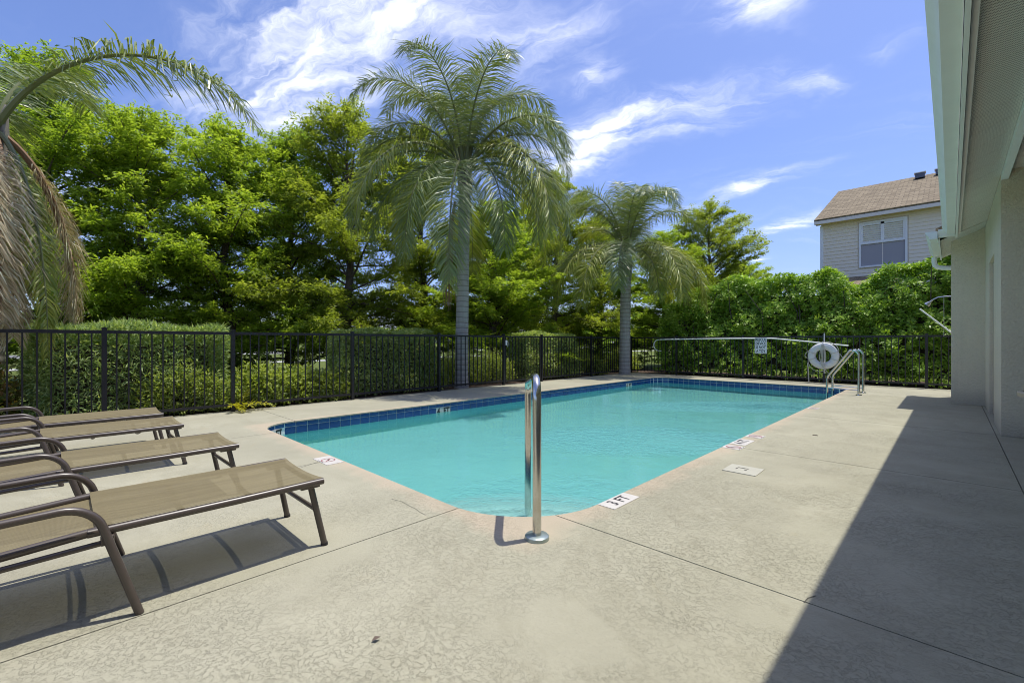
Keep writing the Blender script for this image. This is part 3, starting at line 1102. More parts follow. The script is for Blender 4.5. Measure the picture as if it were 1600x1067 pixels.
def arcpath(pts, rads, n=7):
    """polyline with rounded corners"""
    pts = [Vector(p) for p in pts]
    out = [pts[0]]
    for i in range(1, len(pts) - 1):
        p, a, b = pts[i], (pts[i - 1] - pts[i]).normalized(), (pts[i + 1] - pts[i]).normalized()
        r = rads[i - 1]
        ang = a.angle(b)
        d = r / math.tan(ang / 2)
        c = p + (a + b).normalized() * (r / math.sin(ang / 2))
        s0, s1 = p + a * d - c, p + b * d - c
        tot = s0.angle(s1)
        ax = s0.cross(s1).normalized()
        for k in range(n + 1):
            out.append(c + Matrix.Rotation(tot * k / n, 3, ax) @ s0)
    out.append(pts[-1])
    return out


gr = thing('grab_rail', 'bent steel handrail rising from the deck by the corner pool steps', 'handrail')
B0 = Vector((-1.578, 1.800, 0))
dv = Vector((-0.715, 0.70, 0)).normalized()
path = arcpath([B0 + Vector((0, 0, 0.0)), B0 + Vector((0, 0, 0.865)), B0 + dv * 0.83 + Vector((0, 0, 0.76)), B0 + dv * 0.875 + Vector((0, 0, -0.45))], [0.115, 0.10], 9)
m = MB()
m.tube(path, 0.0238, 20)
m.build('tube', M['steel'], gr, smooth=60)
m = MB()
m.lathe([(0.0242, 0.024), (0.058, 0.022), (0.064, 0.017), (0.066, 0.001)], B0, 32)
m.build('flange', M['flange'], gr, smooth=40)

ld = thing('pool_ladder', 'pair of bent steel ladder rails at the far pool corner near the life ring', 'ladder')
for yy in (10.98, 11.58):
    m = MB()
    pts = arcpath([(-1.285, yy, 0.0), (-1.285, yy, 0.88), (-1.42, yy, 0.88), (-1.80, yy, 0.33), (-1.80, yy, -0.85)], [0.11, 0.06, 0.12], 7)
    m.tube(pts, 0.021, 12)
    m.build('rail', M['steel'], ld, smooth=60)
    m = MB()
    m.tube([(-1.79, yy, 0.115), (-1.285, yy, 0.095)], 0.012, 8)
    m.build('brace', M['steel'], ld, smooth=60)
    m = MB()
    m.lathe([(0.021, 0.01), (0.03, 0.02), (0.048, 0.016), (0.052, 0.001)], (-1.285, yy, 0), 18)
    m.build('flange', M['steel'], ld, smooth=40)
for zz_ in (-0.30, -0.58, -0.84):
    m = MB()
    m.box(-1.83, -1.75, 11.0, 11.56, zz_ - 0.012, zz_ + 0.012)
    m.build('tread', M['plastic_white'], ld, bevel=0.004)

# ------------------------------------------------------------------ life ring, hook, sign
YR = 13.50
ring = thing('life_ring', 'white life ring with rope hanging on the black fence beside the ladder', 'life ring')
rc = Vector((-2.285, YR - 0.02, 0.685))
m = MB()
vs, fs = [], []
n1, n2 = 40, 12
for i in range(n1):
    a = 2 * math.pi * i / n1
    for j in range(n2):
        b = 2 * math.pi * j / n2
        rr = 0.246 + 0.086 * math.cos(b)
        vs.append((rc.x + rr * math.cos(a), rc.y + 0.055 * math.sin(b), rc.z + rr * math.sin(a)))
for i in range(n1):
    for j in range(n2):
        fs.append((i * n2 + j, ((i + 1) % n1) * n2 + j, ((i + 1) % n1) * n2 + (j + 1) % n2, i * n2 + (j + 1) % n2))
m.add(vs, fs)
m.build('ring_body', M['plastic_white'], ring, smooth=80)
for aa in (20, 160, 200, 340):
    m = MB()
    ca, sa = math.cos(rad(aa)), math.sin(rad(aa))
    pts = [(rc.x + (0.246 + 0.089 * math.cos(b)) * ca, rc.y + 0.058 * math.sin(b), rc.z + (0.246 + 0.089 * math.cos(b)) * sa) for b in [k * math.pi / 6 for k in range(12)]]
    m.tube(pts + [pts[0]], 0.009, 5)
    m.build('band', M['rope'], ring)
m = MB()
for k in range(4):
    a0, a1 = rad(20 + 90 * k + (0 if k % 2 == 0 else 50)), rad(100 + 90 * k)
    pts = []
    for t in range(9):
        a = a0 + (rad(160 if k % 2 == 0 else 200) - rad(20)) * 0 + (a1 - a0) * t / 8
        r = 0.342 + 0.05 * math.sin(math.pi * t / 8)
        pts.append((rc.x + r * math.cos(a), rc.y - 0.02, rc.z + r * math.sin(a) - 0.02 * math.sin(math.pi * t / 8)))
    m.tube(pts, 0.0065, 5)
m.build('grab_rope', M['rope'], ring)
m = MB()
rg = random.Random(4)
for k in range(5):                                   # the coiled heaving line through the middle
    dx = -0.05 + 0.025 * k
    pts = [(rc.x + dx * 0.4, rc.y - 0.075, rc.z + 0.30), (rc.x + dx, rc.y - 0.085, rc.z + 0.12), (rc.x + dx * 1.3, rc.y - 0.085, rc.z - 0.05), (rc.x + dx * 0.5, rc.y - 0.09, rc.z - 0.22 - 0.03 * k)]
    m.tube(pts, 0.0075, 5)
m.tube([(rc.x - .33, rc.y - .03, rc.z - .18), (rc.x - .315, rc.y - .02, .3), (rc.x - .31, rc.y, .03)], 0.012, 6)
m.tube([(rc.x + .02, rc.y - .08, rc.z - .30), (rc.x + .12, rc.y - .05, .25), (rc.x + .24, rc.y - .1, .02)], 0.007, 6)
m.build('heaving_line', M['rope'], ring)
m = MB()
m.tube([(rc.x + .01, rc.y + .05, .25), (rc.x + .01, rc.y + .05, 1.26)], 0.012, 8)
m.build('holder_post', M['plastic_white'], ring)

hook = thing('rescue_hook', 'long white rescue pole with crook end hung along the black fence', 'rescue pole')
m = MB()
hx0, hx1 = -6.62, -1.78
pts = [(-6.62, YR, 1.11), (-5.5, YR, 1.125), (-4.1, YR, 1.135), (-3.45, YR, 1.135), (-2.6, YR, 1.045), (-1.78, YR, 0.945)]
m.tube(pts, 0.016, 8)
m.build('pole', M['white_metal'], hook, smooth=60)
m = MB()
for off in (0.0, 0.03):
    pts = []
    for k in range(11):
        a = rad(95 + 165 * k / 10)
        pts.append((-6.66 + off + 0.19 * math.cos(a), YR - off * 0.6, 0.93 + 0.18 * math.sin(a)))
    pts.append((-6.66 + 0.06 + off, YR - off, 0.745))
    m.tube([(-6.62, YR, 1.11)] + pts, 0.009, 6)
m.build('crook', M['white_metal'], hook, smooth=60)
for xx in (-6.13, -4.19):
    m = MB()
    m.tube([(xx, FYB - 0.026, 1.16), (xx, YR, 1.17), (xx, YR - .02, 1.10), (xx, YR + .02, 1.09)], 0.008, 6)
    m.build('bracket', M['steel'], hook)

sg = thing('notice_sign', 'white sign lettered RESCUE DEVICE IS NOT A TOY on the black fence', 'sign')
m = MB()
sx, sz, sw, shh = -3.705, 0.935, 0.150, 0.215
m.box(sx - sw, sx + sw, YR - 0.030, YR - 0.024, sz - shh, sz + shh)
m.build('plate', M['win_white'], sg, bevel=0.002)
m = MB()
for (a, b, c, d) in ((-1, 1, .985, 1), (-1, 1, -1, -.985)):
    m.box(sx + (sw - .014) * a, sx + (sw - .014) * b, YR - .0318, YR - .0302, sz + (shh - .014) * c, sz + (shh - .014) * d)
for (a, b) in ((-1, -.975), (.975, 1)):
    m.box(sx + (sw - .014) * a, sx + (sw - .014) * b, YR - .0318, YR - .0302, sz - (shh - .016), sz + (shh - .016))
m.build('border', M['mark_black'], sg)
t = link('lettering', text_mesh('lettering', 'RESCUE\nDEVICE\nIS NOT\nA TOY', 0.105, M['mark_black'], 0.0025, 0.0004, 1.0, 0.98, 0.72), sg)
basis(t, (1, 0, 0), (0, 0, 1), (sx, YR - 0.0318, sz + 0.005))

# ------------------------------------------------------------------ deck markers, lid, leaf
mg = 'depth and no diving plates set along the pool edge'


def plate(name, label, cx, cy, right, w, h, words=None, symbol=False, group=mg):
    """flat tile let into the deck; right = reading direction"""
    th = thing(name, label, 'pool marker', (cx, cy, 0), math.atan2(right[1], right[0]), group)
    MB().box(-w / 2, w / 2, -h / 2, h / 2, -0.010, 0.0030).build('plate', M['mark_white'], th)
    if words:
        t = link('lettering', text_mesh('lettering', words, h * 0.92, M['mark_black'], h * 0.012, 0.0003, 1.12, sx=0.80), th)
        t.location = (0, 0, 0.0042)
    if symbol:
        s = MB()
        rr = h * 0.40
        ring_o, ring_i = [], []
        n = 28
        vs, fs = [], []
        for k in range(n):
            a = 2 * math.pi * k / n
            vs += [(rr * math.cos(a), rr * math.sin(a), .0044), (rr * .84 * math.cos(a), rr * .84 * math.sin(a), .0044)]
        for k in range(n):
            j = (k + 1) % n
            fs.append((2 * k, 2 * j, 2 * j + 1, 2 * k + 1))
        s.add(vs, fs)
        s.obox((0, 0, .0046), (rr * .6, -rr * .6, 0), (rr * .05, rr * .05, 0), (0, 0, .0003))
        s.build('prohibition_ring', M['mark_red'], th)
        d = MB()
        d.obox((-rr * .05, rr * .05, .0038), (rr * .42, -rr * .22, 0), (rr * .07, rr * .12, 0), (0, 0, .0003))
        d.obox((rr * .33, -rr * .36, .0038), (rr * .2, -rr * .18, 0), (rr * .05, rr * .05, 0), (0, 0, .0003))
        d.add([(-rr * .62 + rr * .13 * math.cos(k * math.pi / 4), rr * .45 + rr * .13 * math.sin(k * math.pi / 4), .0040) for k in range(8)], [tuple(range(8))])
        d.box(-rr, rr, -rr * 1.13, -rr * 1.06, .0036, .0040)
        d.build('diver_symbol', M['mark_black'], th)
    return th


plate('depth_plate', 'white deck plate lettered 3 FT next to the corner steps', -1.563, 2.605, (0, 1), 0.315, 0.125, '3 FT')
plate('depth_plate', 'white deck plate lettered 4 FT halfway along the pool edge', -1.555, 5.02, (0, 1), 0.315, 0.150, '4 FT')
plate('no_diving_plate', 'worn no diving plate just before the 4 FT deck plate, nearer the square lid', -1.545, 4.72, (0, 1), 0.17, 0.17, None, True)
plate('no_diving_plate', 'worn no diving plate just past the 4 FT deck plate, towards the ladder', -1.545, 5.42, (0, 1), 0.17, 0.17, None, True)
plate('no_diving_plate', 'no diving plate at the short pool edge beside the lounger ends', -3.93, 1.69, (1, 0), 0.30, 0.15, None, True)
plate('no_diving_plate', 'faint small plate in the deck edge close to the pool ladder', -1.545, 8.35, (0, 1), 0.17, 0.14, None, True)

lid = thing('skimmer_cover_plate', 'square pale plastic skimmer lid let into the deck', 'lid', (-1.213, 3.938, 0), rad(1))
MB().box(-.125, .125, -.125, .125, -.012, .006).build('cover', M['gray_lid'], lid, bevel=0.003)
m = MB()
m.tube([(-.05, -.02, .0065), (-.045, .03, .0065), (.03, .035, .0065)], .0035, 5)
m.build('finger_slot', M['mark_black'], lid)
m = MB()
m.lathe([(0.0, .0075), (0.010, .0072), (0.011, .006)], (.02, -.01, 0), 10)
m.build('screw', M['joint'], lid)

lfm = leaf_quads(np.array([[0, 0, .004]]), np.array([[1, .3, .08]]), np.array([[0, 0, 1.]]), [0.034], [0.022], 0.3, -0.1)
lo = link('fallen_leaf', np_mesh('fallen_leaf', lfm, 4, M['dry_leaf']))
p = at(580, 1003, 700 * CAMH / 470)
lo.location = (p.x, p.y, 0.001)
lo.rotation_euler = (0, 0, 1.0)
tag(lo, 'single dry brown leaf lying alone on the open concrete', 'leaf')
m = MB()
pp = at(1273, 680, 700 * CAMH / 147)
m.tube([(pp.x - .02, pp.y, .006), (pp.x, pp.y + .012, .007), (pp.x + .03, pp.y, .006)], 0.004, 5)
tag(m.build('twig', M['dry_leaf']), 'short curled dark twig on the sunny deck between lid and ladder', 'twig')

# ------------------------------------------------------------------ sun loungers


def make_lounger():
    """local frame: x across (0 = pool side rail), y towards the foot end (0 = foot end), z up"""
    root = thing('sun_lounger', 'lounger', 'sun lounger', group='brown sling sun loungers in a row')
    Wd, Z = -0.55, 0.335
    r = 0.0165
    yh = -0.83        # hinge
    for x in (0.0, Wd):
        m = MB()
        m.tube([(x, 0.0, Z), (x, -0.4, Z - 0.004), (x, yh - 0.05, Z - 0.004)], r, 12)
        m.build('seat_rail', M['frame_brown'], root, smooth=60)
        m = MB()
        m.tube([(x * 0.97 - 0.008, yh - 0.02, Z - .002), (x * 0.97 - 0.008, yh - .4, Z - 0.03), (x * 0.97 - .008, yh - .85, Z - 0.05)], r, 12)
        m.build('back_rail', M['frame_brown'], root, smooth=60)
        # arm: one bent tube, front foot - arm rest - rear foot
        s = 1 if x == 0.0 else -1
        ox = x + s * 0.065
        ix = x + s * 0.030
        arm = arcpath([(ox, -0.735, 0.0), (ix, -0.865, 0.443), (ix, -1.42, 0.425), (ox, -1.62, 0.0)], [0.12, 0.12], 8)
        m = MB()
        m.tube(arm, 0.0145, 12)
        m.build('arm', M['frame_brown'], root, smooth=60)
        m = MB()
        m.tube([(x + s * 0.012, yh + 0.02, Z - 0.045), (x + s * 0.012, -1.5, Z - 0.075)], 0.011, 8)
        m.build('lower_rail', M['frame_brown'], root, smooth=60)
        m = MB()
        m.box(min(x, ix), max(x, ix), -0.845, -0.805, Z - 0.055, Z - 0.02)
        m.build('hinge_bracket', M['frame_brown'], root, bevel=0.004)
        # foot-end leg, splayed
        fx = x + s * 0.0 - s * 0.025
        m = MB()
        m.tube([(fx, -0.055, Z - 0.012), (fx + s * 0.015, 0.012, 0.0)], 0.0155, 12, sx=1.0)
        lg = m.build('leg', M['frame_brown'], root, smooth=60)
        m = MB()
        m.tube([(fx + s * .0150, 0.0115, -0.0), (fx + s * 0.0145, 0.0095, 0.014)], 0.0175, 12)
        m.build('foot_cap', M['mark_black'], lg)
        m = MB()
        m.box(fx - .018, fx + .018, -0.105, -0.012, Z - 0.030, Z - 0.016)
        m.build('leg_bracket', M['frame_brown'], root, bevel=0.003)
    m = MB()
    m.tube([(-0.02, -0.022, 0.185), (Wd + 0.02, -0.022, 0.185)], 0.0115, 8)
    m.build('stretcher', M['frame_brown'], root, smooth=60)
    for y in (-0.02, -0.285, -0.56, -0.82):        # curved spreader bars under the sling
        m = MB()
        dp = 0.012 if y == -0.02 else 0.05
        m.tube([(Wd * k / 10, y, Z - 0.006 - dp * math.sin(math.pi * k / 10)) for k in range(11)], 0.012, 8)
        m.build('crossbar', M['frame_brown'], root, smooth=60)
    for y in (-1.15, -1.64):
        m = MB()
        m.tube([(Wd * k / 10 * .97 - .008, y, Z - 0.028 - 0.05 * math.sin(math.pi * k / 10)) for k in range(11)], 0.012, 8)
        m.build('crossbar', M['frame_brown'], root, smooth=60)

    def sling(y0, y1, zf, name):
        nx, ny = 14, 12
        vs, fs = [], []
        for j in range(ny + 1):
            yy = y0 + (y1 - y0) * j / ny
            for i in range(nx + 1):
                t = i / nx
                edge = min(1.0, min(abs(yy - y0), abs(yy - y1)) / 0.2)
                sag = (0.018 + 0.014 * edge) * math.sin(math.pi * t) ** 0.8
                vs.append((0.004 + (Wd - 0.008) * t, yy, zf(yy) + 0.0150 - sag))
        for j in range(ny):
            for i in range(nx):
                a = j * (nx + 1) + i
                fs.append((a, a + nx + 1, a + nx + 2, a + 1))
        m = MB()
        m.add(vs, fs)
        o = m.build(name, M['sling'], root, smooth=80)
        return o
    sling(0.006, yh - 0.022, lambda y: Z, 'seat_sling')
    sling(yh - 0.012, yh - 0.84, lambda y: Z - 0.02 + 0.05 * (y - yh), 'back_sling')
    return root


lounger = make_lounger()
LOUNGE = [(-2.305, 0.965, 0.0, 'brown sling lounger set closest to the corner pool steps and handrail'),
          (-3.50, 0.885, 0.012, 'sling lounger second in the row counted from the pool steps'),
          (-4.68, 0.77, 0.0, 'sling lounger third in the row, one away from the black fence'),
          (-5.52, 0.745, -0.01, 'sling lounger at the fence end of the row, beside the clipped hedge')]
for i, (x, y, rz, lb) in enumerate(LOUNGE):
    o = lounger if i == 0 else copy_tree(lounger)
    o.location = (x, y, 0)
    o.rotation_euler = (0, 0, rz)
    o['label'] = lb

# round table under the porch, cut by the frame
tb = thing('patio_table', 'round table with tan rim and dark top under the porch roof', 'table', (0.83, 6.16, 0))
m = MB()
m.lathe([(0.0, .545), (0.375, .545), (0.395, .55), (0.40, .565), (0.40, .590), (0.392, .598), (0.365, .598)], (0, 0, 0), 48)
m.build('rim', M['pale_trim'], tb, smooth=35)
m = MB()
m.lathe([(0.364, .592), (0.360, .5945), (0.0, .5945)], (0, 0, 0), 48)
m.build('tabletop', M['table_dark'], tb)
for k in range(4):
    a = rad(45 + 90 * k)
    m = MB()
    m.tube([(0.20 * math.cos(a), 0.20 * math.sin(a), 0.546), (0.24 * math.cos(a), 0.24 * math.sin(a), 0.30), (0.33 * math.cos(a), 0.33 * math.sin(a), 0.0)], 0.016, 8)
    m.build('leg', M['table_dark'], tb, smooth=60)

# ------------------------------------------------------------------ neighbour's house
hs = thing('neighbour_house', 'two storey tan sided house with brown shingle roof above the tall hedge', 'house')
HY, HX0, HX1 = 19.5, -3.40, 8.0
ZE = 5.36
WX0, WX1, WZ0, WZ1 = -2.22, -1.07, 3.64, 5.08
core = MB()
core.box(HX0 + 0.02, HX1, HY + 0.02, HY + 9.2, 0, ZE)
core.build('wall', M['siding'], hs)
BH = 0.122


def board(x0, x1, z):
    m = MB()
    y = HY
    m.add([(x0, y - .020, z), (x1, y - .020, z), (x1, y - .004, z + BH), (x0, y - .004, z + BH), (x0, y + .03, z), (x1, y + .03, z), (x1, y + .03, z + BH), (x0, y + .03, z + BH)],
          [(0, 1, 2, 3), (4, 7, 6, 5), (0, 4, 5, 1), (0, 3, 7, 4), (1, 5, 6, 2)])
    m.build('board', M['siding'], hs)


z = 1.46
while z < 5.2:
    if z + BH > WZ0 - .09 and z < WZ1 + .09:
        board(HX0 + .10, WX0 - .09, z)
        board(WX1 + .09, HX1, z)
    else:
        board(HX0 + .10, HX1, z)
    z += BH
m = MB()
m.box(HX0, HX0 + .10, HY - .035, HY + .1, 0, 5.22)
m.build('corner_trim', M['win_white'], hs)
m = MB()
m.box(HX0 + .1, HX1, HY - .028, HY + .02, 5.17, 5.26)
m.build('frieze_board', M['house_trim'], hs)
wn = MB()
for (a, b, c, d) in ((WX0 - .055, WX0, WZ0 - .055, WZ1 + .055), (WX1, WX1 + .055, WZ0 - .055, WZ1 + .055), (WX0, WX1, WZ1, WZ1 + .055), (WX0, WX1, WZ0 - .055, WZ0)):
    wn.box(a, b, HY - .045, HY + .02, c, d)
wo = wn.build('window', M['win_white'], hs)
m = MB()
zm = (WZ0 + WZ1) / 2 + 0.05
m.box(WX0, WX1, HY - .035, HY + .01, zm - .03, zm + .03)
xm = (WX0 + WX1) / 2
m.box(xm - .045, xm + .045, HY - .026, HY + .01, zm + .03, WZ1)
for xx in (WX0, WX1 - .05):
    m.box(xx, xx + .05, HY - .026, HY + .01, zm + .03, WZ1)
m.box(WX0 + .05, WX1 - .05, HY - .026, HY + .01, WZ1 - .07, WZ1 - .001)
m.build('sash', M['win_white'], wo)
for (xa, xb) in ((WX0 + .05, xm - .045), (xm + .045, WX1 - .05)):
    zz_ = zm + .05
    while zz_ < WZ1 - .10:
        s = MB()
        s.obox(((xa + xb) / 2, HY - .004, zz_), ((xb - xa) / 2, 0, 0), (0, .014, -.022), (0, .003, .002))
        s.build('louvre', M['win_white'], wo)
        zz_ += .072
m = MB()
m.box(WX0, WX1, HY + .008, HY + .016, WZ0, zm - .03)
m.build('screen', M['screen'], wo)
m = MB()
m.box(xm - .012, xm + .012, HY + .001, HY + .0075, WZ0, zm - .03)
m.build('mullion', M['house_trim'], wo)
m = MB()
EY = HY - .32
RXL = HX0 - .13
RD, RP = 4.92, 0.45
m.add([(RXL, EY, ZE), (HX1 + .3, EY, ZE), (HX1 + .3, EY + RD, ZE + RD * RP), (RXL, EY + RD, ZE + RD * RP), (RXL, EY + 2 * RD, ZE), (HX1 + .3, EY + 2 * RD, ZE)],
      [(0, 1, 2, 3), (3, 2, 5, 4)])
rfo = m.build('roof', M['shingle'], hs)
rs = rfo.modifiers.new('solid', 'SOLIDIFY')
rs.thickness = 0.06
rs.offset = 1
m = MB()
m.box(RXL + .005, HX1 + .3, EY - .02, EY + .012, ZE - .115, ZE - .003)
m.build('eave_board', M['house_trim'], hs)
m = MB()
m.box(RXL + .02, HX1, EY + .013, HY - .03, ZE - .105, ZE - .085)
m.build('eave_soffit', M['house_soffit'], hs)
m = MB()
m.add([(HX0 + .02, HY + .03, ZE - .01), (HX0 + .02, HY + 9.2, ZE - .01), (HX0 + .02, HY + 4.6, ZE + 2.05)], [(0, 1, 2)])
m.build('gable', M['siding'], hs)
for xx in (-0.86, -0.28):
    m = MB()
    yy = EY + RD - .55
    zz_ = ZE + (RD - .55) * RP
    m.box(xx - .14, xx + .14, yy - .14, yy + .14, zz_ + 0.06, zz_ + .24)
    vb = m.build('roof_vent', M['vent_blue'], hs)
    m = MB()
    m.box(xx - .17, xx + .17, yy - .17, yy + .17, zz_ + .242, zz_ + .27)
    m.build('lit_top', M['white_metal'], vb)  # white slab paints the sunlit top of the dark vent
m = MB()
m.add([(-3.2, 17.9, 2.86), (-1.2, 17.9, 2.86), (-1.2, HY - .03, 3.30), (-3.2, HY - .03, 3.30)], [(0, 1, 2, 3)])
pr_ = m.build('porch_roof', M['shingle'], hs)
ps = pr_.modifiers.new('solid', 'SOLIDIFY')
ps.thickness = 0.1
for xx in (-3.05, -1.35):
    m = MB()
    m.box(xx - .06, xx + .06, 18.0, 18.12, 0, 2.78)
    m.build('porch_post', M['house_trim'], hs)

# ------------------------------------------------------------------ vegetation
RNG = np.random.default_rng(11)


def rot_z(v, a):
    c, s = np.cos(a), np.sin(a)
    return np.stack([v[..., 0] * c - v[..., 1] * s, v[..., 0] * s + v[..., 1] * c, v[..., 2]], -1)


def make_tree_meshes(name, seed, H, R, h0, nl, twig_rate, leaf_n, L, Wd, leafmat, tall=0.6, droop=0.25):
    """trunk with limbs (one mesh) and a crown of leaf sprays on twigs"""
    rg = np.random.default_rng(seed)
    tm = MB()
    npt = 9
    tp = [Vector((0.10 * H * 0.1 * math.sin(k * 1.3 + seed), 0.1 * H * 0.1 * math.cos(k * 1.7 + seed * 2) - 0.1 * H * 0.1 * math.cos(seed * 2) if k else 0, H * 0.95 * k / (npt - 1))) for k in range(npt)]
    tp[0] = Vector((tp[0].x, tp[0].y, -0.05))
    tm.tube(tp, [0.022 * H * (1 - 0.93 * k / (npt - 1)) + 0.006 for k in range(npt)], 9)

    def trunk_at(t):
        s = t / 0.95 * (npt - 1)
        i = min(npt - 2, int(s))
        return tp[i].lerp(tp[i + 1], min(1.0, s - i))
    PP, DD, NN = [], [], []
    for i in range(nl):
        t = h0 + (0.97 - h0) * ((i + rg.random()) / nl)
        az = i * 2.399 + rg.normal(0, .4)
        q = (t - h0) / (1 - h0)
        prof = (1.18 - 0.18 * q / 0.3) if q < 0.3 else max(0.0, 1 - ((q - 0.3) / 0.72) ** (2.0 * tall + .6)) ** 0.75
        ln = R * max(0.16, prof) * rg.uniform(0.72, 1.15)
        el = rad(10 + 48 * q + rg.normal(0, 15))
        p0 = trunk_at(max(0.04, t - 0.06 * ln / R))
        pts = []
        d = Vector((math.cos(az) * math.cos(el), math.sin(az) * math.cos(el), math.sin(el)))
        p = p0.copy()
        seg = 6
        for k in range(seg + 1):
            pts.append(p.copy())
            p = p + d * (ln / seg)
            d = (d + Vector((rg.normal(0, .10), rg.normal(0, .10), -droop * 0.22 + rg.normal(0, .06)))).normalized()
        tm.tube(pts, [max(.006, 0.011 * ln * (1 - k / seg) + .006) for k in range(seg + 1)], 5, caps=False)
        pa = np.array([list(v) for v in pts])
        nt = max(5, int(ln * twig_rate))
        for j in range(nt):
            s = 0.22 + 0.80 * (j + rg.random()) / nt
            s = min(.999, s) * seg
            k = int(s)
            base = pa[k] + (pa[k + 1] - pa[k]) * (s - k)
            ld_ = unit(pa[k + 1] - pa[k])
            side = unit(np.cross(ld_, [0, 0, 1]))
            sg_ = 1 if j % 2 else -1
            td = unit(ld_ * rg.uniform(.3, 1.0) + side * sg_ * rg.uniform(.35, 1.0) + np.array([0, 0, rg.normal(.22, .5)]))
            tl = rg.uniform(.28, .62) * (0.6 + 0.4 * ln / R)
            m_ = int(leaf_n * rg.uniform(.7, 1.25))
            tt = rg.uniform(0.05, 1.0, m_)
            sp = rg.normal(0, 1, (m_, 3)) * np.array([.055, .055, .035])
            pos = base + td * (tl * tt)[:, None] - np.array([0, 0, 1]) * (droop * .5 * tl * tt ** 2)[:, None] + sp
            tside = unit(np.cross(td, [0, 0, 1.0]))
            sgn = np.where(rg.random(m_) < .5, 1, -1)[:, None]
            dirs = td * rg.uniform(.2, .9, (m_, 1)) + tside * sgn * rg.uniform(.4, 1.0, (m_, 1)) + rg.normal(0, .32, (m_, 3)) - np.array([0, 0, .15])
            nor = np.array([0, 0, 1.0]) + rg.normal(0, .55, (m_, 3))
            PP.append(pos)
            DD.append(dirs)
            NN.append(nor)
    P, D, N = np.concatenate(PP), np.concatenate(DD), np.concatenate(NN)
    n = len(P)
    v = leaf_quads(P, D, N, L * rg.uniform(.7, 1.3, n), Wd * rg.uniform(.75, 1.25, n))
    return tm.mesh('trunk', M['bark'], smooth=70), np_mesh('crown', v, 4, leafmat)


def plant_tree(meshes, label, loc, sc=1.0, rz=0.0, group='trees beyond the fence', sxy=None):
    t = thing('broadleaf_tree', label, 'tree', loc, rz, group)
    s2 = sc if sxy is None else sxy
    t.scale = (s2, s2, sc)
    link('trunk', meshes[0], t)
    link('crown', meshes[1], t)
    return t


TA = make_tree_meshes('lime', 3, 7.6, 2.7, 0.13, 88, 12, 36, 0.112, 0.040, M['leaf_lime'])
TB = make_tree_meshes('mid', 8, 7.4, 2.6, 0.13, 88, 12, 36, 0.105, 0.038, M['leaf_mid'])
TC = make_tree_meshes('olive', 15, 7.8, 2.6, 0.13, 88, 12, 36, 0.108, 0.036, M['leaf_olive'])
GZ = -0.03


def gp_(u, z):
    p = at(u, 533, z)
    return (p.x, p.y, GZ)


TREES = [(TB, 62, 11.3, 1.10, 1.12, 'mid green tree behind the drooping brown palm fronds'),
         (TA, 215, 11.8, 0.93, 0.95, 'bright lime tree behind the clipped hedge, under the tip of the arching frond'),
         (TA, 352, 12.8, 0.94, 1.0, 'lime green tree with a bare dark limb showing above the second fence post'),
         (TB, 450, 14.2, 1.02, 0.95, 'mid green tree rising between lime tree and olive tree'),
         (TC, 545, 13.6, 1.03, 0.98, 'olive tinted tree just beside the taller palm'),
         (TC, 660, 15.0, 1.03, 1.0, 'olive tree directly behind the crown of the taller palm'),
         (TA, 775, 14.5, 0.72, 0.95, 'low lime tree behind the fence gate'),
         (TC, 868, 18.0, 0.98, 0.95, 'dark topped olive tree in the gap between the two palms'),
         (TB, 940, 20.0, 0.86, 0.95, 'mid green tree hidden behind the shorter palm'),
         (TA, 1040, 18.5, 0.73, 0.8, 'lime tree peeking out where the tall hedge begins'),
         (TC, 1110, 19.5, 0.89, 0.98, 'olive tree standing tall above the hedge, beside the shorter palm'),
         (TA, 1160, 23.0, 0.68, 0.80, 'small lime tree low above the hedge, nearest the house'),
         (TB, -120, 12.0, 1.0, 1.0, 'mid green tree at the far end of the row, mostly out of view'),
         (TB, 800, 22.0, 0.95, 1.1, 'mid green tree in the second row between the palms')]
for i, (tmesh, u, z, sc, sxy, lb) in enumerate(TREES):
    plant_tree(tmesh, lb, gp_(u, z), sc, i * 1.9, sxy=sxy)
# a far wooded edge that closes the horizon
rg = np.random.default_rng(77)
n = 26000
uu = rg.uniform(-700, 2300, n)
zz_ = rg.uniform(62, 72, n)
hh = (3.2 + 1.6 * np.sin(uu * .021) + 1.2 * np.sin(uu * .057 + 1)) * rg.random(n) ** 0.7 + .1
xx = (uu - 800) / 700 * zz_
Pp = np.stack([xx * RX + zz_ * FX, xx * RY + zz_ * FY, hh], -1)
v = leaf_quads(Pp, rg.normal(0, 1, (n, 3)), rg.normal(0, .6, (n, 3)) + np.array([0, 0, 1.]), np.full(n, .9), np.full(n, .6))
tag(link('far_wood', np_mesh('far_wood', v, 4, M['leaf_mid'])), 'distant dark wood closing the horizon beyond the lawn', 'wood', kind='stuff')


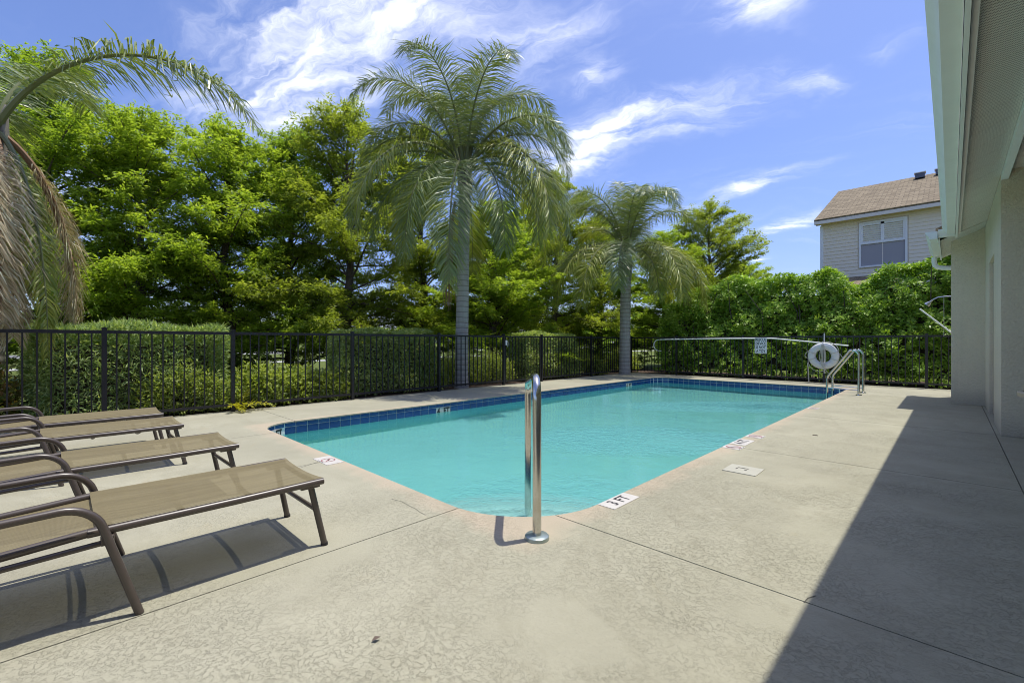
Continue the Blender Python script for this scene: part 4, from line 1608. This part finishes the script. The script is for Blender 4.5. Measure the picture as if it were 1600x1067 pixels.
# ---- clipped hedges and shrubs
def shell_points(rg, n, x0, x1, y0, y1, z1, depth=0.16, bulge=0.035, z0=0.03):
    """points in the outer skin of a clipped block; returns points and outward normals"""
    lx, ly, lz = x1 - x0, y1 - y0, z1 - z0
    areas = np.array([ly * lz, ly * lz, lx * lz, lx * lz, lx * ly * 1.3])
    f = rg.choice(5, n, p=areas / areas.sum())
    a, b = rg.random(n), rg.random(n)
    P = np.zeros((n, 3))
    N = np.zeros((n, 3))
    for k, (ax, sgn) in enumerate(((0, -1), (0, 1), (1, -1), (1, 1), (2, 1))):
        mk = f == k
        q = np.stack([x0 + lx * a, y0 + ly * b, z0 + lz * a], -1)[mk]
        if ax == 0:
            q = np.stack([np.full(mk.sum(), x1 if sgn > 0 else x0), y0 + ly * b[mk], z0 + lz * a[mk]], -1)
        elif ax == 1:
            q = np.stack([x0 + lx * b[mk], np.full(mk.sum(), y1 if sgn > 0 else y0), z0 + lz * a[mk]], -1)
        else:
            q = np.stack([x0 + lx * a[mk], y0 + ly * b[mk], np.full(mk.sum(), z1)], -1)
        P[mk] = q
        N[mk, ax] = sgn
    c = np.array([(x0 + x1) / 2, (y0 + y1) / 2, z1 * .55])
    rnd = unit(P - c)
    N2 = unit(N + 0.35 * rnd)
    w = bulge * (np.sin(P[:, 1] * 5.1 + P[:, 2] * 3.3) + np.sin(P[:, 2] * 7.7 - P[:, 0] * 4.1 + P[:, 1] * 2.3))
    P = P + N * (w - depth * rg.random(n) ** 1.6)[:, None]
    k = 1 - .13 * np.clip(P[:, 2:3], 0, None) / z1 * np.array([1.6, .5])
    P[:, :2] = c[:2] + (P[:, :2] - c[:2]) * k
    return P, N2


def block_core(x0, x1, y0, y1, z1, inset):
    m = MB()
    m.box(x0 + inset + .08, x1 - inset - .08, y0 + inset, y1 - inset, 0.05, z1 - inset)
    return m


def hedge(label, x0, x1, y0, y1, z1, n, L, Wd, mat, seed, spiky=0.5, depth=0.16, name='clipped_hedge', cat='hedge', group=None, fold=.25):
    rg = np.random.default_rng(seed)
    P, N = shell_points(rg, n, x0, x1, y0, y1, z1, depth)
    D = N * spiky + rg.normal(0, .6, (n, 3)) + np.array([0, 0, .25])
    nn = N * .6 + np.array([0, 0, .7]) + rg.normal(0, .6, (n, 3))
    v = leaf_quads(P, D, nn, L * rg.uniform(.65, 1.3, n), Wd * rg.uniform(.75, 1.25, n), fold)
    t = thing(name, label, cat, (0, 0, 0), 0, group)
    link('foliage', np_mesh('foliage', v, 4, mat), t)
    block_core(x0, x1, y0, y1, z1, depth + .07).build('shade_core', M['twig'], t)  # solid dark box standing in for the shaded inside, blocks see-through
    return t


hg = 'clipped hedge blocks behind the long fence'
hedge('dark needle leaved clipped hedge beside the loungers, longest of the clipped blocks', -8.75, -8.02, -0.25, 1.92, 1.235, 24000, 0.095, 0.018, M['leaf_podo'], 5, 0.8, group=hg)
hedge('clipped hedge block between low lime shrubs and the taller palm', -8.80, -8.02, 3.70, 5.88, 1.245, 27000, 0.060, 0.030, M['leaf_privet'], 6, group=hg)
hedge('clipped hedge block just past the fence gate', -8.85, -8.02, 8.75, 11.15, 1.25, 25000, 0.062, 0.032, M['leaf_privet'], 7, group=hg)


def shrub(label, cx, cy, rx, ry, h, n, L, Wd, mat, seed, group='low shrubs behind the fence', name='low_shrub', z0=0.02):
    rg = np.random.default_rng(seed)
    th = rg.uniform(0, 2 * math.pi, n)
    ph = np.arccos(rg.uniform(0.02, 1, n))
    d = np.stack([np.sin(ph) * np.cos(th), np.sin(ph) * np.sin(th), np.cos(ph)], -1)
    rr = (1 - .45 * rg.random(n) ** 1.5) * (1 + .13 * np.sin(th * 5 + ph * 4) + .10 * np.sin(th * 11 - ph * 7))
    P = d * rr[:, None] * np.array([rx, ry, h]) + np.array([0, 0, z0])
    D = d * .7 + rg.normal(0, .6, (n, 3)) + np.array([0, 0, .2])
    nn = d * .5 + np.array([0, 0, .8]) + rg.normal(0, .5, (n, 3))
    v = leaf_quads(P, D, nn, L * rg.uniform(.65, 1.3, n), Wd * rg.uniform(.75, 1.25, n))
    t = thing(name, label, 'shrub', (cx, cy, 0), 0, group)
    link('foliage', np_mesh('foliage', v, 4, mat), t)
    m = MB()
    for k in range(7):
        a = k * 2.4
        m.tube([(0.03 * math.cos(a), 0.03 * math.sin(a), -.02), (rx * .3 * math.cos(a), ry * .3 * math.sin(a), h * .4), (rx * .55 * math.cos(a), ry * .55 * math.sin(a), h * .75)], [.014, .010, .005], 5)
    m.build('stem', M['twig'], t)
    return t


shrub('sprawling reddish green shrub at the trunk of the brown fronded palm', -8.25, -0.75, .42, .55, .72, 3600, .075, .04, M['leaf_red'], 21)
shrub('small light shrub growing up against the end of the needle leaved hedge', -7.98, 1.35, .20, .6, .62, 2600, .08, .022, M['leaf_low'], 22)
shrub('lime shrub beside the second long fence post and yellow fern', -8.2, 2.35, .40, .52, .60, 3600, .075, .04, M['leaf_low'], 23)
shrub('lime shrub in the middle of the open fence gap', -8.25, 3.0, .40, .50, .55, 3400, .075, .04, M['leaf_low'], 24)
shrub('lime shrub tucked against the clipped block near the taller palm', -8.10, 3.45, .30, .42, .46, 2400, .075, .04, M['leaf_low'], 25)
shrub('shrub at the foot of the taller palm, hedge side', -8.35, 5.85, .35, .40, .60, 2600, .06, .034, M['leaf_low'], 26)
shrub('rounded clipped shrub beside the taller palm trunk, gate side', -8.75, 7.15, .60, .65, .80, 5200, .055, .03, M['leaf_low'], 27)
shrub('domed shrub seen through the gate pickets', -8.75, 8.10, .60, .62, .74, 5000, .055, .03, M['leaf_low'], 28)
shrub('shrub between the last clipped block and the shorter palm', -8.7, 11.9, .6, .65, .78, 4200, .06, .034, M['leaf_low'], 29)
shrub('small bright shrub at the fence corner by the shorter palm', -8.05, 12.1, .3, .35, .42, 1800, .075, .04, M['leaf_low'], 30)
shrub('shrub behind the fence corner, beyond the shorter palm trunk', -8.4, 14.1, .6, .6, .8, 3600, .075, .04, M['leaf_low'], 31)


# the tall leafy hedge behind the back fence: shoots that end in rosettes of broad leaves
def tall_hedge():
    rg = np.random.default_rng(41)
    x0, x1, y0, y1 = -7.15, 4.2, 14.0, 16.1

    def top(x):
        return 2.92 + .10 * np.sin(x * 2.3) + .09 * np.sin(x * 5.1 + 1) + .38 * np.exp(-((x - .05) / .9) ** 2) - .42 * np.exp(-((x + 1.85) / .42) ** 2) - .75 * np.exp(-((x + 7.3) / .9) ** 2) + .14 * np.exp(-((x + 3.2) / .7) ** 2)
    n = 9000
    X = rg.uniform(x0, x1, n)
    f = rg.random(n)
    front = f < .70
    Z = np.where(front, rg.random(n) ** .85, 1.0) * (top(X)) + 0
    Y = np.where(front, y0 + .09 * np.sin(X * 6.1 + Z * 4) + .10 * np.sin(X * 2.7 - Z * 5.3) + .05 * np.sin(X * 11.3 + Z * 9.1) + .34 * Z - .12, rg.uniform(y0 + .85, y1, n))
    N = np.where(front[:, None], np.array([0, -1, .25]), np.array([0, -.15, 1.]))
    dep = rg.random(n) ** 1.7 * .42
    C = np.stack([X, Y, Z], -1) - N * dep[:, None]
    C[:, 2] = np.maximum(C[:, 2], .12)
    thin = (C[:, 2] < .35) & (rg.random(n) < .4)
    C, N = C[~thin], N[~thin]
    n = len(C)
    ax = unit(N + rg.normal(0, .42, (n, 3)) + np.array([0, 0, .55]))
    k = 8
    P = np.repeat(C, k, 0)
    A = np.repeat(ax, k, 0)
    ph = np.tile(np.arange(k) * 2.399, n) + np.repeat(rg.uniform(0, 6.28, n), k)
    t1 = unit(np.cross(A, np.array([.31, .77, .1])))
    t2 = np.cross(A, t1)
    out = t1 * np.cos(ph)[:, None] + t2 * np.sin(ph)[:, None]
    lift = rg.uniform(.15, .95, (n * k, 1))
    D = unit(out + A * lift)
    P = P + A * rg.uniform(-.10, .05, (n * k, 1)) + out * .012
    v = leaf_quads(P, D, A + out * -.3, rg.uniform(.075, .135, n * k), rg.uniform(.034, .052, n * k), .16, .12)
    t = thing('tall_hedge', 'tall loose hedge of broad glossy leaves behind the ladder and life ring', 'hedge')
    link('foliage', np_mesh('foliage', v, 4, M['leaf_hedge']), t)
    m = MB()
    for i in range(60):
        x = x0 + (x1 - x0) * (i + rg.random()) / 60
        y = y0 + rg.uniform(.5, 1.4)
        h = float(top(np.array(x))) - .25
        m.tube([(x, y, -.03), (x + rg.normal(0, .08), y + rg.normal(0, .06), h * .35), (x + rg.normal(0, .16), y + rg.normal(0, .1), h * .7), (x + rg.normal(0, .22), y + rg.normal(0, .12), h)], [.03, .022, .015, .006], 5)
    m.build('stems', M['twig'], t)
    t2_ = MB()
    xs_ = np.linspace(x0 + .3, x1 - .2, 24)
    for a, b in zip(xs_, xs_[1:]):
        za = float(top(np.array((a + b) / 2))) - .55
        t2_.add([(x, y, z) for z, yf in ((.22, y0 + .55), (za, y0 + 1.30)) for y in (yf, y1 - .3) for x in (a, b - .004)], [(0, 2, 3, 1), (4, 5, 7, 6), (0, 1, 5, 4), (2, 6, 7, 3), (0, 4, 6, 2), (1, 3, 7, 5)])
    t2_.build('inner_shade_core', M['twig'], t)  # slanted dark fill painted as the hedge's shaded interior, not real branches


tall_hedge()


# ---- palms
def frond_mesh(rg, L, el0, droop, mats, nleaf=200, ll=0.74, lw=0.019, petiole=0.16, twist=0.0, hang=0.62, kink=0.0, sparse=0.0, bare=0.0, pw=1.25):
    """one pinnate frond in its own frame: leaves along +x, up is z"""
    ns = 26
    pts = [np.zeros(3)]
    d_el = el0
    ys = 0.0
    tang = []
    for k in range(ns):
        s = (k + .5) / ns
        e = el0 - droop * (s ** pw)
        yaw = twist * s
        d = np.array([math.cos(e) * math.cos(yaw), math.cos(e) * math.sin(yaw), math.sin(e)])
        tang.append(d)
        pts.append(pts[-1] + d * (L / ns))
    pts = np.array(pts)
    tang.append(tang[-1])
    tang = np.array(tang)
    m = MB()
    m.cur = 0
    rr = [max(.0035, .026 * (1 - k / ns) ** 1.2 * (L / 2.6) + .003) for k in range(ns + 1)]
    m.tube([Vector(p) for p in pts], rr, 6, caps=False)
    m.cur = 1
    for i in range(nleaf):
        s = petiole + (1 - petiole) * (i + rg.random() * .8) / nleaf
        if rg.random() < sparse or (bare and s > 1 - bare and rg.random() < .6):
            continue
        q = s * ns
        k = min(ns - 1, int(q))
        b = pts[k] + (pts[k + 1] - pts[k]) * (q - k)
        t = unit(tang[k])
        side = unit(np.cross(t, [0, 0, 1.0]) if abs(t[2]) < .985 else np.array([0, 1.0, 0]))
        up = np.cross(side, t)
        u = (s - petiole) / (1 - petiole)
        prof = min(1.0, .45 + 1.6 * u) * (1 - .62 * max(0, u - .55) / .45)
        for sg_ in (-1, 1):
            l = ll * prof * rg.uniform(.8, 1.15)
            lift = rg.choice([.55, .15, -.2]) + rg.normal(0, .16)
            fwd = .35 + .75 * u + rg.normal(0, .12)
            d = unit(side * sg_ * 1.0 + up * lift + t * fwd)
            w = lw * rg.uniform(.75, 1.2) * (0.7 + .3 * prof)
            mid = b + d * l * .45 + np.array([0, 0, -1]) * l * .10 * hang
            d2 = unit(d * (1 - .55 * hang) + np.array([0, 0, -1]) * hang * (.75 + rg.normal(0, .15)))
            tip = mid + d2 * l * .58
            if kink and rg.random() < kink:
                tip = mid + unit(rg.normal(0, .5, 3) + np.array([0, 0, -.6])) * l * .25
            ws = unit(np.cross(d, up + rg.normal(0, .35, 3))) * w * .5
            ws2 = unit(np.cross(d2, up + rg.normal(0, .35, 3))) * w * .42
            q3 = mid + d2 * l * .3
            m.add([b - ws * .5, b + ws * .5, mid + ws, mid - ws, q3 + ws2 * .8, q3 - ws2 * .8, tip], [(0, 1, 2, 3), (3, 2, 4, 5), (5, 4, 6)])
    return m


def palm(label, base, h, r0, r1, crown_z, fronds, seed, lean=(0, 0), boots=True, name='queen_palm'):
    rg = np.random.default_rng(seed)
    t = thing(name, label, 'palm', base, 0, 'queen palms behind the fence')
    m = MB()
    nk = 12
    m.tube([(lean[0] * (k / nk) ** 1.5, lean[1] * (k / nk) ** 1.5, -.05 + (h + .05) * k / nk) for k in range(nk + 1)],
           [r0 * (1.12 if k == 0 else 1.0) + (r1 - r0) * k / nk for k in range(nk + 1)], 18)
    m.build('trunk', M['palm_trunk'], t, smooth=60)
    if boots:
        m = MB()
        for k in range(16):
            a = k * 2.399
            zb = h - .12 + .035 * k
            rr = r1 * .8
            m.tube([(lean[0] + rr * math.cos(a), lean[1] + rr * math.sin(a), zb), (lean[0] + rr * 1.3 * math.cos(a), lean[1] + rr * 1.3 * math.sin(a), zb + .16),
                    (lean[0] + rr * 1.6 * math.cos(a), lean[1] + rr * 1.6 * math.sin(a), zb + .36)], [.055, .045, .012], 7)
        m.build('boots', M['boot'], t, smooth=60)
    for (az, el, dr, L, kind, kw) in fronds:
        mats = {'g': [M['rachis'], M['frond']], 'y': [M['rachis'], M['frond_yellow']], 'd': [M['rachis_dead'], M['frond_dead']]}[kind]
        fm_ = frond_mesh(rg, L, rad(el), rad(dr), mats, **kw)
        me = fm_.mesh('frond', mats)
        o = link('frond', me, t, (lean[0] + .05 * math.cos(rad(az) + YAW), lean[1] + .05 * math.sin(rad(az) + YAW), crown_z), rad(az) + YAW)
        if kind == 'd':
            o['label'] = 'dry brown hanging frond'
    return t


# az is measured from the viewer's right hand, anticlockwise (90 = away)
UP = dict(pw=2.1)
UQ = dict(pw=1.6)
DR = dict(pw=.65)
F1 = [(160, 82, 140, 3.6, 'g', UP), (80, 88, 50, 3.3, 'g', UP), (20, 80, 136, 3.6, 'g', UP), (175, 66, 144, 3.2, 'g', UQ),
      (186, 58, 150, 3.2, 'g', {}), (203, 60, 150, 3.7, 'g', DR), (226, 58, 150, 4.0, 'y', DR), (268, 44, 138, 4.0, 'g', dict(pw=.42)),
      (8, 70, 146, 3.3, 'g', UQ), (-8, 60, 150, 3.2, 'g', {}), (-22, 58, 150, 3.7, 'g', DR), (-46, 56, 150, 4.0, 'y', DR),
      (60, 62, 134, 3.5, 'g', UQ), (110, 62, 134, 3.5, 'g', UQ), (140, 50, 142, 3.7, 'y', DR), (35, 48, 140, 3.7, 'y', DR), (175, 48, 146, 3.6, 'g', DR), (0, 48, 146, 3.6, 'y', DR),
      (300, 78, 140, 3.4, 'g', UP), (245, 79, 144, 3.5, 'g', UP), (90, 30, 122, 3.3, 'y', DR), (200, 72, 142, 3.6, 'g', UP), (45, 82, 132, 3.7, 'g', UP), (330, 62, 144, 3.4, 'g', {}), (120, 82, 124, 3.7, 'g', UP),
      (300, 44, 138, 3.3, 'g', dict(pw=.5)), (240, 44, 138, 3.4, 'g', dict(pw=.5)), (318, 44, 140, 3.5, 'y', DR)]
p1 = at(721, 533, 10.35)
palm('taller queen palm with long green fronds, beside the fence gate', (p1.x, p1.y, GZ), 4.5, .155, .125, 4.98, F1, 51, lean=(.05, .06))
dv_ = MB()
pa_ = at(706, 330, 10.2)
rg = np.random.default_rng(5)
root1 = [o for o in COL.objects if o.name.startswith('queen_palm')][0]
for k in range(26):
    x, y = rg.normal(0, .035, 2)
    a = Vector((pa_.x - p1.x, pa_.y - p1.y, pa_.z - GZ))
    dv_.tube([a + Vector((x * .4 + .12, y * .4, .2)), a + Vector((x * .8, y * .8, -.3)), a + Vector((x * 1.6 - .08, y * 1.6, -1.1)), a + Vector((x * 2 - .12, y * 2, -1.5 - rg.random() * .8))], .007, 4, caps=False)
dv_.build('seed_stalk', M['rachis_dead'], root1)
F2 = [(168, 76, 142, 3.5, 'g', UQ), (90, 87, 60, 3.1, 'g', UP), (30, 80, 136, 3.9, 'g', UP), (10, 70, 142, 3.6, 'g', UQ), (150, 76, 140, 3.5, 'g', UP),
      (188, 58, 144, 3.5, 'g', DR), (205, 50, 138, 3.8, 'y', DR), (225, 46, 136, 3.6, 'y', DR), (250, 56, 146, 3.0, 'g', DR), (-10, 52, 142, 3.5, 'y', DR),
      (-30, 46, 136, 3.6, 'y', DR), (-62, 50, 140, 3.4, 'y', DR), (60, 60, 134, 3.2, 'g', UQ), (120, 60, 134, 3.2, 'y', UQ), (180, 40, 130, 3.9, 'y', DR),
      (10, 38, 128, 3.4, 'y', DR), (272, 80, 142, 3.0, 'g', UP), (300, 76, 142, 3.1, 'g', UP), (30, 42, 132, 3.5, 'y', DR), (195, 78, 140, 3.4, 'g', UP), (65, 84, 116, 3.4, 'g', UP), (290, 34, 128, 2.6, 'y', DR)]
p2 = at(976, 533, 14.5)
palm('shorter queen palm with yellowing fronds at the fence corner', (p2.x, p2.y, GZ), 3.15, .180, .155, 3.9, F2, 52, lean=(.03, .03))
# the palm at the edge of the view: one arching torn frond, brown skirt
DK = dict(ll=.50, lw=.013, hang=.9, nleaf=230, pw=.15, kink=.12)
F3 = [(4, 64, 124, 3.85, 'g', dict(ll=.66, lw=.022, nleaf=220, kink=.25, hang=.75, bare=.1, pw=1.0)),
      (-48, 52, 142, 2.8, 'd', DK), (-75, 55, 145, 3.0, 'd', DK), (-62, 40, 130, 2.7, 'd', DK), (52, 48, 140, 2.7, 'd', DK), (-25, 22, 114, 2.7, 'd', DK), (-100, 55, 146, 3.0, 'd', DK),
      (-8, 48, 138, 3.0, 'y', dict(ll=.30, hang=.95, lw=.02, nleaf=170, pw=.13)), (70, 50, 142, 2.8, 'd', DK), (-120, 45, 138, 2.9, 'd', DK), (-85, 30, 122, 2.8, 'd', DK), (-58, 58, 148, 3.1, 'd', DK), (-35, 50, 142, 2.6, 'd', DK), (180, 60, 110, 2.8, 'g', {}), (140, 50, 120, 2.8, 'g', {}), (230, 50, 135, 2.8, 'd', DK), (110, 72, 90, 2.8, 'g', {})]
p3 = at(-14, 533, 5.55)
palm('queen palm with brown dead skirt and one arching frond, at the picture edge', (p3.x, p3.y, GZ), 3.35, .12, .11, 3.7, F3, 53)

# yellow fern poking through the fence foot
fr_ = thing('small_fern', 'small yellow green fern spreading out under the fence near the loungers', 'fern', (-7.72, 1.95, 0))
rg = np.random.default_rng(9)
for (az, el, dr, L) in ((-35, 45, 70, .34), (15, 42, 75, .40), (50, 40, 70, .42), (110, 70, 50, .45), (-5, 20, 40, .36), (70, 25, 50, .5)):
    m = frond_mesh(rg, L, rad(el), rad(dr), None, nleaf=22, ll=.085, lw=.016, petiole=.12, hang=.1)
    link('frond', m.mesh('frond', [M['rachis'], M['leaf_fern']]), fr_, (0, 0, .02), rad(az))
